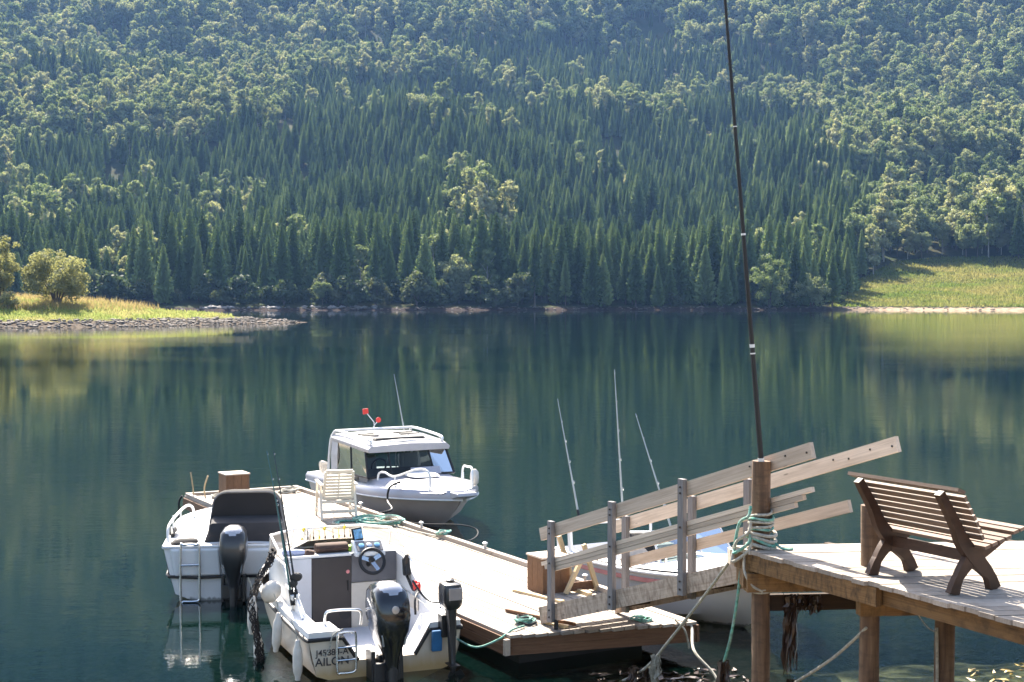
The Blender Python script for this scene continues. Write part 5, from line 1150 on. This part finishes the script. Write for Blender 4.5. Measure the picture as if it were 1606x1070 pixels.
for i in range(NU):
    for sg in (-1, 1):
        pts_ = []
        for j in range(NW + 1):
            u_ = (i / NU + sg * j / NW * 1.3) % 1.0; u_ = abs(2 * u_ - 1); pts_.append(netp(u_, j / NW) + Vector((R2.uniform(-.012, .012),) * 3))
        b.tube(pts_, 0.0055, 4)
for j in range(3): b.tube([netp(u_, .02 + .01 * j) + Vector((0, 0, .02 * j)) for u_ in np.linspace(0, 1, 12)], 0.012, 6)
loose('fishing_net', 'dark fishing net draped over the port side of the cuddy boat into the water', 'net', b, M_NET)
rope('stern_rope', 'thin white rope hanging over the transom beside the lettering', [l1(-.03, .50, .56), l1(-.045, .62, .50), l1(-.045, .66, .36), l1(-.045, .70, .28), l1(-.045, .73, .30)], 0.007, M_ROPE_W)

# ------------------------------------------------------------------ boat 2: white boat with dark canopy
B2 = boat('canopy_boat', 'white motorboat with dark canvas canopy and steel stern ladder moored ahead of the cuddy boat', -3.84, 19.62, -0.12, 0.993)
MB2 = B2.matrix_basis.copy()
H2 = Hull(3.55, 2.0, 0.74, 0.84, keel=-0.25, chine=0.10, full=0.55, flare=0.84, tw=0.97, rake=0.08)
H2.shell().build('hull', M_GEL2, B2, 30)
b2 = H2.b(0); poly = [(-b2 * .84, 0.10), (-b2 * .93, .42), (-b2, .74), (b2, .74), (b2 * .93, .42), (b2 * .84, .10), (0, -.25)]
b = MB(); b.add([(0.0, y, z) for y, z in poly] + [(0.06, y, z) for y, z in poly], [tuple(range(7)), tuple(range(13, 6, -1))] + [(k, 7 + k, 7 + (k + 1) % 7, (k + 1) % 7) for k in range(7)]); b.build('transom', M_GEL2, B2)
for sd in (1,): MB().loft([[(-0.06, .20, .36), (-0.06, .80, .36), (-.06, .86, .72), (-.06, .22, .72)], [(0.0, .18, .34), (0, .84, .34), (0, .90, .74), (0, .20, .74)]]).build('stern_step', M_GEL2, B2, bevel=.02)
MB().loft([[(-0.07, -.10, .36), (-0.07, -.80, .36), (-.07, -.86, .70), (-.07, -.10, .70)], [(0.0, -.08, .34), (0, -.84, .34), (0, -.90, .74), (0, -.10, .74)]]).build('stern_step', M_GEL2, B2, bevel=.02)
b = MB()
for sd in (1, -1): b.tube([(-.015, 0.0, .335), (-.075, sd * .5, .335), (-.015, sd * .905, .345)] + [(3.55 * q, sd * (H2.b(q) * (.945 + .04 * q) + .012), .36 + .36 * q ** 1.4) for q in np.linspace(0.02, 1, 18)], 0.022, 7)
b.build('rub_rail', M_BLACK, B2, True)
H2.deck(0.0, 1.0, 0.05, 0.0).build('deck', M_DECKW, B2, True)
b = MB()
for sd in (1, -1): b.tube(H2.sheer(sd, 0, 1, 20, 0.0, 0.01), 0.028, 8)
b.tube([(-.01, -b2, .75), (-.01, b2, .75)], 0.026, 8); b.build('gunwale', M_DECKW, B2, True)
ladder(B2, -0.13, 0.60, 0.25, 0.02, 0.80, (0.52,), 0.018)
MB().tube([(-.02, .16, .50), (-.13, .16, .50)], 0.018, 8).build('bracket_tube', M_STEEL, B2, True)
for sd in (1, -1):
    MB().tube(smooth_path([(.28, sd * .94, .76), (.34, sd * .95, .93), (.55, sd * .94, 1.0), (1.3, sd * .92, 1.02), (1.95, sd * .86, 1.04), (2.2, sd * .80, .98), (2.3, sd * .78, .80)], 6), 0.02, 8).build('side_rail', M_WHITEP, B2, True)
    for (x, y) in ((.9, .94), (1.5, .90)): MB().tube([(x, sd * y, .78), (x, sd * y, 1.05)], 0.014, 7).build('stanchion', M_WHITEP, B2, True)
# canopy: tall rounded hood ahead, lower sheet over the seats behind
def arch(x, w, z0, z1, r, n=7, lean=0.0):
    L_ = [(x, w / 2 + .07, z0)]
    for k in range(n): a = rad(90 * k / (n - 1)); L_.append((x + lean, w / 2 - r + r * math.cos(a), z1 - r + r * math.sin(a)))
    for k in range(n): a = rad(90 + 90 * k / (n - 1)); L_.append((x + lean, -w / 2 + r + r * math.cos(a), z1 - r + r * math.sin(a)))
    return L_ + [(x, -w / 2 - .07, z0)]
can = thing('canvas_canopy', 'dark canvas canopy over the helm of the white motorboat', 'canopy', (B2.location.x + 0.13, B2.location.y, 0), B2.rotation_euler.z)
b = MB().loft([arch(0.50, .94, .78, 1.42, .20), arch(0.56, .96, .78, 1.46, .22), arch(1.2, .95, .80, 1.38, .24), arch(1.8, .84, .82, 1.0, .10)]); b.build('hood', M_CANVAS, can, 50)
b = MB()
for k, (x0, z1, w_) in enumerate(((0.28, .90, 1.0), (0.34, 1.03, .98), (0.86, 1.10, .99))): pass
b.loft([arch(.16, 1.0, .77, .92, .06), arch(.20, .98, .78, 1.04, .05), arch(.34, .97, .78, 1.075, .05), arch(.52, .98, .78, 1.10, .05)]); b.build('seat_cover', M_CANVAS2, can, 50)
MB().tube(arch(0.495, .95, .80, 1.435, .21), 0.010, 6).build('piping', M_GREYP, can, True)
loose('seat_cushion', 'black cushion lying on the stern of the canopy boat', 'cushion', MB().loft([rrect(.10, .70, .14, .34, .765), rrect(.10, .70, .18, .38, .80), rrect(.11, .68, .14, .32, .83), rrect(.11, .66, .08, .20, .85)]), M_CANVAS, MB2, 60)
loose('rope_bundle', 'black rope bundle on the port gunwale of the canopy boat', 'rope', MB().tube([(.75, .93, .79), (.95, .95, .85), (1.15, .93, .80)], [.03, .045, .03], 8).tube([(.8, .98, .72), (.85, .99, .80), (.88, .94, .84)], .02, 6), M_BLACK, MB2, True)
loose('blue_drum', 'blue drum hanging against the side of the dock beyond the canopy boat', 'bundle', MB().loft([rrect(-5.05, 24.15, .30, .5, .10), rrect(-5.05, 24.15, .34, .55, .2), rrect(-5.05, 24.15, .32, .5, .38), rrect(-5.05, 24.15, .15, .3, .44)]), mat('bright_blue_tarp', (0.03, 0.09, 0.42), 0.5, var=0.4), Matrix.Identity(4), True)
outboard('grey covered outboard motor with silver-lit top on the canopy boat transom', MB2 @ Matrix.Translation((-0.07, 0.0, 0.30)), 0.05, 0.90, M_COWL2, M_SILGLARE, 0.5)
for k, (x, y, q, r_) in enumerate(((-6.03, 26.85, .46, .02), (-5.80, 26.8, .40, .016))):
    o = MB().tube(smooth_path([(x, y, .40), (x - .02, y, .60), (x + (.05 if k else -.06), y, .42 + q)], 5), [.016] * 11, 6).build('driftwood_stick', W_PALE, None, True); tag(o, ('straight thin stick standing at the outer corner of the dock', 'crooked thin stick standing at the outer corner of the dock')[k], 'stick')
rope('dock_chain', 'chain hanging from the outer dock corner', [dk(12.75, -.05, .42), dk(12.8, -.1, .3), dk(12.8, -.1, .05), dk(12.8, -.12, -.2)], 0.02, M_MATTE, 'chain')

# ------------------------------------------------------------------ boat 3: cabin boat, bow towards us
B3 = boat('cabin_boat', 'silver cabin cruiser with roof rails and bow rails moored behind the dock', -3.30, 29.42, 0.4855, -0.874)
MB3 = B3.matrix_basis.copy()
H3 = Hull(5.08, 2.12, 0.60, 0.74, keel=-0.3, chine=0.08, full=0.52, flare=0.84, tw=0.95, rake=0.085, pw=2.4)
H3.shell(26).build('hull', M_ALU, B3, 30)
b = MB(); poly = [(-.85, .08), (-1.0, .6), (1.0, .6), (.85, .08), (0, -.3)]; b.add([(0, y, z) for y, z in poly], [tuple(range(5))]); b.build('transom', M_ALU, B3)
b = MB()
for sd in (1, -1):
    A = H3.sheer(sd, 0, 1, 26, 0.028, -0.12); Bp = H3.sheer(sd, 0, 1, 26, 0.035, -.02); Cp = H3.sheer(sd, 0, 1, 26, -0.01, 0.045)
    b.add(A + Bp + Cp, [(i, i + 1, 27 + i, 26 + i) for i in range(25)] + [(26 + i, 27 + i, 53 + i, 52 + i) for i in range(25)])
b.build('sheer_band', M_SILVER, B3, True)
b = MB()
for sd in (1, -1): b.tube(H3.sheer(sd, 0, 1, 26, 0.032, -.125), 0.016, 7)
b.build('rub_rail', M_WHITEP, B3, True)
H3.deck(0.0, 1.0, 0.03, 0.03).build('deck', M_DECKW, B3, True)
# raised foredeck running up to the windscreen
b = MB().loft([[(2.75, .92, .66), (2.75, .80, .80), (2.75, 0, .86), (2.75, -.80, .80), (2.75, -.92, .66)], [(3.5, .86, .68), (3.5, .62, .80), (3.5, 0, .86), (3.5, -.62, .80), (3.5, -.86, .68)], [(4.3, .66, .70), (4.3, .36, .80), (4.3, 0, .83), (4.3, -.36, .80), (4.3, -.66, .70)], [(4.85, .34, .73), (4.85, .16, .77), (4.85, 0, .78), (4.85, -.16, .77), (4.85, -.34, .73)]], caps=True, closed=False)
b.build('foredeck', M_SILVER, B3, 40)
MB().loft([rrect(3.35, 0, .62, .60, .862), rrect(3.33, 0, .56, .54, .90)]).build('hatch', M_DECKW, B3, bevel=.012)
MB().prism([(4.72, .76), (5.18, .76), (5.22, .70), (5.0, .64), (4.7, .66)], -.20, .20).build('bow_platform', M_ROOFW, B3, bevel=.02)
CF = [(2.88, .90, .82), (2.96, .44, .84), (2.96, -.44, .84), (2.88, -.90, .82)]; CT = [(2.62, .84, 1.28), (2.70, .42, 1.30), (2.70, -.42, 1.30), (2.62, -.84, 1.28)]
SB = [(1.35, .92, .80), (1.35, -.92, .80)]; ST = [(1.25, .86, 1.36), (1.25, -.86, 1.36)]
for i in range(3): MB().add([CF[i], CF[i + 1], CT[i + 1], CT[i]], [(0, 1, 2, 3)]).build('windscreen_pane', M_GLASS, B3)
mS = lambda a, b_, q: tuple(Vector(a).lerp(Vector(b_), q))
for (f, tp2, sb, stp) in ((CF[0], CT[0], SB[0], ST[0]), (CF[3], CT[3], SB[1], ST[1])):
    for q0, q1 in ((0.0, .48), (.52, 1.0)): MB().add([mS(f, sb, q0), mS(f, sb, q1), mS(tp2, stp, q1), mS(tp2, stp, q0)], [(0, 1, 2, 3)]).build('side_window', M_GLASS, B3)
b = MB()
for i in range(4): b.tube([CF[i], CT[i]], 0.02 if i in (1, 2) else .026, 6)
for i in range(3): b.tube([CF[i], CF[i + 1]], 0.02, 6)
for (f, tp2, sb, stp) in ((CF[0], CT[0], SB[0], ST[0]), (CF[3], CT[3], SB[1], ST[1])): b.tube([f, sb], .018, 6); b.tube([mS(f, sb, .5), mS(tp2, stp, .5)], .02, 6)
b.build('window_frame', M_BLACK, B3, True)
for sd in (0, 1): MB().loft([[tuple(Vector(SB[sd]) + Vector((dx, 0, -.15))), ] * 1 + [tuple(Vector(SB[sd]) + Vector((dx, 0, .3))), tuple(Vector(ST[sd]) + Vector((dx, 0, .02)))] for dx in (-.26, .06)], caps=False, closed=False).build('pillar', M_ROOFW, B3)
def roofsec(x, w, z, h): return [(x, w, z), (x, w + .02, z + h * .5), (x, w - .06, z + h), (x, 0, z + h + .03), (x, -w + .06, z + h), (x, -w - .02, z + h * .5), (x, -w, z), (x, 0, z)]
rf = MB().loft([roofsec(1.02, .88, 1.36, .13), roofsec(1.6, .90, 1.34, .14), roofsec(2.5, .88, 1.29, .14), roofsec(2.78, .84, 1.27, .12)]).build('roof', M_ROOFW, B3, 35, bevel=.01)
for (x, y, w, l) in ((2.30, 0, 1.10, .16),): MB().loft([rrect(x, y, l, w, 1.462), rrect(x - .02, y, l * .8, w * .95, 1.497)]).build('roof_window', M_BLACK, rf)
for x in (1.55, 1.85):
    for y in (-.42, .42): MB().box((x, y, 1.512), (.10, .40, .022), Matrix.Rotation(.02, 3, 'Y')).build('roof_vent', M_BLACK, rf)
for sd in (1, -1):
    MB().tube(smooth_path([(2.66, sd * .74, 1.42), (2.6, sd * .76, 1.50), (1.9, sd * .80, 1.54), (1.2, sd * .82, 1.56), (1.02, sd * .84, 1.50), (.95, sd * .88, 1.3), (.93, sd * .92, .7)], 6), 0.026, 8).build('roof_rail', M_WHITEP, B3, True)
MB().tube([(1.12, -.82, 1.56), (1.12, .82, 1.56)], .024, 8).build('roof_rail', M_WHITEP, B3, True)
MB().tube([(2.63, -.72, 1.455), (2.63, .72, 1.455)], .015, 8).build('roof_rail', M_WHITEP, B3, True)
for sd, pts_ in ((-1, [(3.10, -.80, .80), (3.14, -.79, .93), (3.30, -.75, .96), (3.62, -.70, .92), (4.25, -.58, 1.10), (4.52, -.50, 1.12), (4.62, -.46, 1.02), (4.62, -.46, .76)]), (1, [(3.4, .80, .76), (3.5, .78, 1.0), (4.0, .62, 1.06), (4.45, .46, 1.10), (4.60, .40, 1.0), (4.60, .40, .76)])):
    MB().tube(smooth_path(pts_, 6), .020, 8).build('bow_rail', M_WHITEP, B3, True)
    MB().tube([(3.65, sd * .70, .92), (3.65, sd * .70, .72)], .016, 7).build('stanchion', M_WHITEP, B3, True)
for sd in (-1, 1):   # inside: seats, wheel, console seen through the glass
    MB().box((1.75, sd * .45, .92), (.10, .42, .40), Matrix.Rotation(-.15, 3, 'Y'), .04).build('seat', M_DECKW, B3)
MB().box((1.75, 0, .70), (1.9, 1.7, .04)).build('cabin_shade_floor', M_MATTE, B3)  # black floor added so the cabin looks dark through the glass
MB().prism([(2.35, .62), (2.35, .92), (2.75, .84), (2.78, .62)], -.86, .86).build('console', M_GREYP, B3)
MB().tube([(2.28 + .05 * math.sin(a), -.42 + .15 * math.cos(a), .96 + .14 * math.sin(a)) for a in np.linspace(0, 2 * PI, 20, endpoint=False)], .014, 7, closed=True).build('steering_wheel', M_BLACK, B3, True)
for (a_, c_) in (((2.3, .1, .86), (2.0, .25, 1.3)), ((2.1, -.2, .86), (1.8, .05, 1.3)), ((1.5, .3, .8), (1.5, .3, 1.36)), ((1.6, -.5, .8), (1.9, -.6, 1.3))): MB().tube([a_, c_], .014, 6).build('grab_post', M_WHITEP, B3, True)
MB().loft([rrect(3.05, .22, .10, .62, .845), rrect(3.0, .22, .06, .60, .98)]).build('wiper_box', M_SILVER, B3, bevel=.01)
MB().tube([(3.9, -.78, .79), (3.9, -.78, .84), (4.1, -.74, .84), (4.1, -.74, .79)], .018, 7).build('cleat', M_STEEL, B3, True)
loose('bow_buoy', 'white fender tied to the far bow rail of the cabin boat', 'fender', MB().lathe([(.03, -.15), (.075, -.10), (.085, 0), (.075, .10), (.03, .15)], (4.30, .60, .90), 14), M_FEND, MB3, True)
def l3(x, y, z): return MB3 @ Vector((x, y, z))
rope('bow_line', 'black mooring strap hanging from the bow cleat of the cabin boat to the dock', [l3(4.0, -.76, .87), l3(4.02, -.97, .78), l3(4.06, -1.03, .55), dk(8.8, DW + .28, .49), dk(8.65, DW - .02, .47)], .02, M_BLACK)
fl = thing('flag', 'small red pennant, upper of the two on a stick above the cabin roof', 'flag', l3(1.0, .05, 1.5)); 
MB().tube([(1.0, .05, 1.5), (.98, .05, 1.68), (.92, -.08, 1.86)], .009, 6).build('stick', M_WHITEP, fl, True).matrix_parent_inverse = Matrix.Translation(-l3(1.0, .05, 1.5)) @ MB3
MB().box((.92, -.11, 1.90), (.02, .12, .11), Matrix.Rotation(.1, 3, 'X'), .004).build('pennant', M_RED, fl).matrix_parent_inverse = Matrix.Translation(-l3(1.0, .05, 1.5)) @ MB3
fl = thing('flag', 'small red pennant, lower of the two on a stick above the cabin roof', 'flag', l3(1.0, -.02, 1.5))
MB().tube([(1.0, -.02, 1.5), (.98, .06, 1.62), (.97, .12, 1.68)], .008, 6).build('stick', M_WHITEP, fl, True).matrix_parent_inverse = Matrix.Translation(-l3(1.0, -.02, 1.5)) @ MB3
MB().lathe([(.02, -.01), (.055, -.008), (.055, .008), (.02, .01)], (.97, .15, 1.72), 12, 'X').build('pennant', M_RED, fl, True).matrix_parent_inverse = Matrix.Translation(-l3(1.0, -.02, 1.5)) @ MB3
rod('thin fishing rod leaning above the cabin boat roof', l3(1.0, .86, .7), l3(.7, .62, 2.62), .016, M_RODP, 0.0, None)
sb_ = MB()
for k in range(5): sb_.tube(smooth_path([(.5 + .1 * k, -.9, .66), (.5 + .1 * k, -.93, .86), (.62 + .08 * k, -.9, .9)], 4), .02, 6)
loose('stern_gear', 'jumble of white fenders and lines on the stern of the cabin boat', 'gear', sb_, M_FEND, MB3, True)

# ------------------------------------------------------------------ boat 4: white open boat behind the gangway
B4 = boat('open_boat', 'white open motorboat with windscreen moored behind the gangway', 1.30, 20.95, 0.4855, -0.874)
MB4 = B4.matrix_basis.copy()
H4 = Hull(4.35, 1.86, 0.56, 0.82, keel=-0.25, chine=0.07, full=0.5, flare=0.84, tw=0.92, rake=0.10)
H4.shell().build('hull', M_GEL2, B4, 30)
b = MB(); b4 = H4.b(0); poly = [(-b4 * .84, .07), (-b4, .56), (b4, .56), (b4 * .84, .07), (0, -.25)]; b.add([(0, y, z) for y, z in poly], [tuple(range(5))]); b.build('transom', M_GEL2, B4)
b = MB()
for sd in (1, -1): b.tube(H4.sheer(sd, 0, 1, 22, .012, -.03), .024, 7)
b.build('rub_rail', M_DECKW, B4, True)
b = MB()
for sd in (1, -1):
    A = H4.sheer(sd, 0, .98, 20, .006, -.10); Bp = H4.sheer(sd, 0, .98, 20, .004, -.16); b.add(A + Bp, [(i, i + 1, 21 + i, 20 + i) for i in range(19)])
b.build('stripe', M_PINK, B4)
H4.strip(0, .56, .20, .012).build('side_deck', M_DECKW, B4)
b = MB(); b.add([(0.02, -.72, .16), (.02, .72, .16), (2.45, .72, .16), (2.45, -.72, .16), (.02, -.72, .57), (.02, .72, .57), (2.45, .72, .64), (2.45, -.72, .64)], [(0, 1, 2, 3), (0, 3, 7, 4), (1, 5, 6, 2), (0, 4, 5, 1), (3, 2, 6, 7)]); b.build('cockpit_liner', M_LINER, B4)
H4.deck(.54, 1.0, .07, .02).build('foredeck', M_DECKW, B4, True)
wb = [(1.75, .66, .64), (2.45, .60, .68), (2.62, 0, .71), (2.45, -.60, .68), (1.75, -.66, .64)]; wt = [(1.70, .62, 1.02), (2.14, .56, 1.08), (2.22, 0, 1.10), (2.14, -.56, 1.08), (1.70, -.62, 1.02)]
for i in range(4): MB().add([wb[i], wb[i + 1], wt[i + 1], wt[i]], [(0, 1, 2, 3)]).build('windscreen_pane', M_GLASS, B4)
b = MB(); b.tube(wt, .018, 7); b.tube(wb, .014, 7)
for i in range(5): b.tube([wt[i], wb[i]], .014, 6)
b.build('windscreen_frame', M_DECKW, B4, True)
MB().prism([(1.85, .16), (1.85, .72), (2.3, .74), (2.45, .16)], -.62, .62).build('console', M_LINER, B4, bevel=.02)
for sd in (1, -1): MB().box((1.25, sd * .34, .50), (.10, .40, .42), Matrix.Rotation(-.12, 3, 'Y'), .03).build('seat_back', M_DECKW, B4); 
for sd in (1, -1): MB().box((1.45, sd * .34, .36), (.42, .42, .12), None, .03).build('seat', M_DECKW, B4)
for sd in (1, -1): MB().tube(smooth_path([(2.7, sd * .72, .74), (2.8, sd * .70, .92), (3.5, sd * .48, .98), (4.1, sd * .16, 1.0), (4.16, sd * .1, .82)], 5), .016, 7).build('bow_rail', M_STEEL, B4, True)
MB().tube(smooth_path([(.15, -.80, .58), (.15, -.80, .86), (.18, -.70, .9), (.18, .70, .9), (.15, .80, .86), (.15, .80, .58)], 5), .022, 8).build('stern_rail', M_WHITEP, B4, True)
MB().tube([(.45, -.78, .57), (.45, -.80, .98)], .035, 10).build('rod_holder', M_WHITEP, B4, True)
MB().tube([(1.0, .74, .60), (1.0, .74, 1.0)], .030, 10).build('rod_holder', M_WHITEP, B4, True)
def l4(x, y, z): return MB4 @ Vector((x, y, z))
# ------------------------------------------------------------------ rods of the open boat, plastic chair
rod('thin pale fishing rod standing in the white holder beside the wooden box', (0.98, 20.4, 0.95), (0.68, 21.2, 2.68), .012, M_RODP, 0, .02)
rod('tallest fishing rod, pale tip and dark butt, behind the gangway', (1.62, 20.3, 0.62), (1.50, 20.8, 3.14), .014, M_RODP, 0, None)
rod('slanting fishing rod with bright guides behind the gangway', (2.28, 19.4, 0.72), (1.76, 20.2, 2.54), .013, M_RODP, 0, .12)
# chair: local x = the way the sitter faces
ch = thing('plastic_chair', 'cream plastic reclining garden chair with slatted back on the dock', 'chair', (-3.02, 24.35, DZ), math.atan2(0.96, -0.28))
def cb(a, b, w, h, name, up=(0, 0, 1)): return MB().beam(a, b, w, h, up, 0.006).build(name, M_CHAIR, ch)
ba = Vector((-0.16, 0, 0.36)); bt = Vector((-0.34, 0, 0.83)); upb = (0.93, 0, 0.37)
fr = MB()
for y in (-.25, .25): fr.beam((ba.x, y, ba.z), (bt.x, y * .92, bt.z), .05, .03, upb, .006)
fr.beam((ba.x, -.25, ba.z), (ba.x, .25, ba.z), .03, .06, (-.37, 0, .93), .006); fr.beam((bt.x, -.23, bt.z), (bt.x, .23, bt.z), .03, .07, (-.37, 0, .93), .006); fr.beam((ba.x + .002, 0, ba.z), (bt.x + .002, 0, bt.z), .025, .022, upb)
bk = fr.build('backrest', M_CHAIR, ch)
for k in range(7):
    q = ba.lerp(bt, .12 + .118 * k); MB().beam((q.x, -.23, q.z), (q.x, .23, q.z), .016, .050, (-.37, 0, .93)).build('slat', M_CHAIR, bk)
st = MB()
for y in (-.25, .25): st.beam((-.18, y, .36), (.36, y, .40), .045, .035)
st.beam((.36, -.27, .40), (.36, .27, .40), .05, .04); seat = st.build('seat', M_CHAIR, ch)
for k in range(7): x = -.12 + .068 * k; MB().beam((x, -.24, .365 + .0055 * k), (x, .24, .365 + .0055 * k), .05, .016).build('slat', M_CHAIR, seat)
for y in (-.29, .29):
    cb((-.30, y * 1.02, 0.0), (-.10, y, .58), .04, .05, 'leg', (1, 0, 0)); cb((.34, y * 1.02, 0.0), (.26, y, .60), .04, .05, 'leg', (1, 0, 0))
    cb((-.32, y, .60), (.36, y, .615), .06, .028, 'armrest')
    cb((-.27, y, .14), (.33, y, .14), .03, .04, 'stretcher')
cb((-.26, -.28, .14), (-.26, .28, .14), .03, .05, 'stretcher'); cb((-.20, -.28, .30), (-.20, .28, .30), .03, .045, 'stretcher')
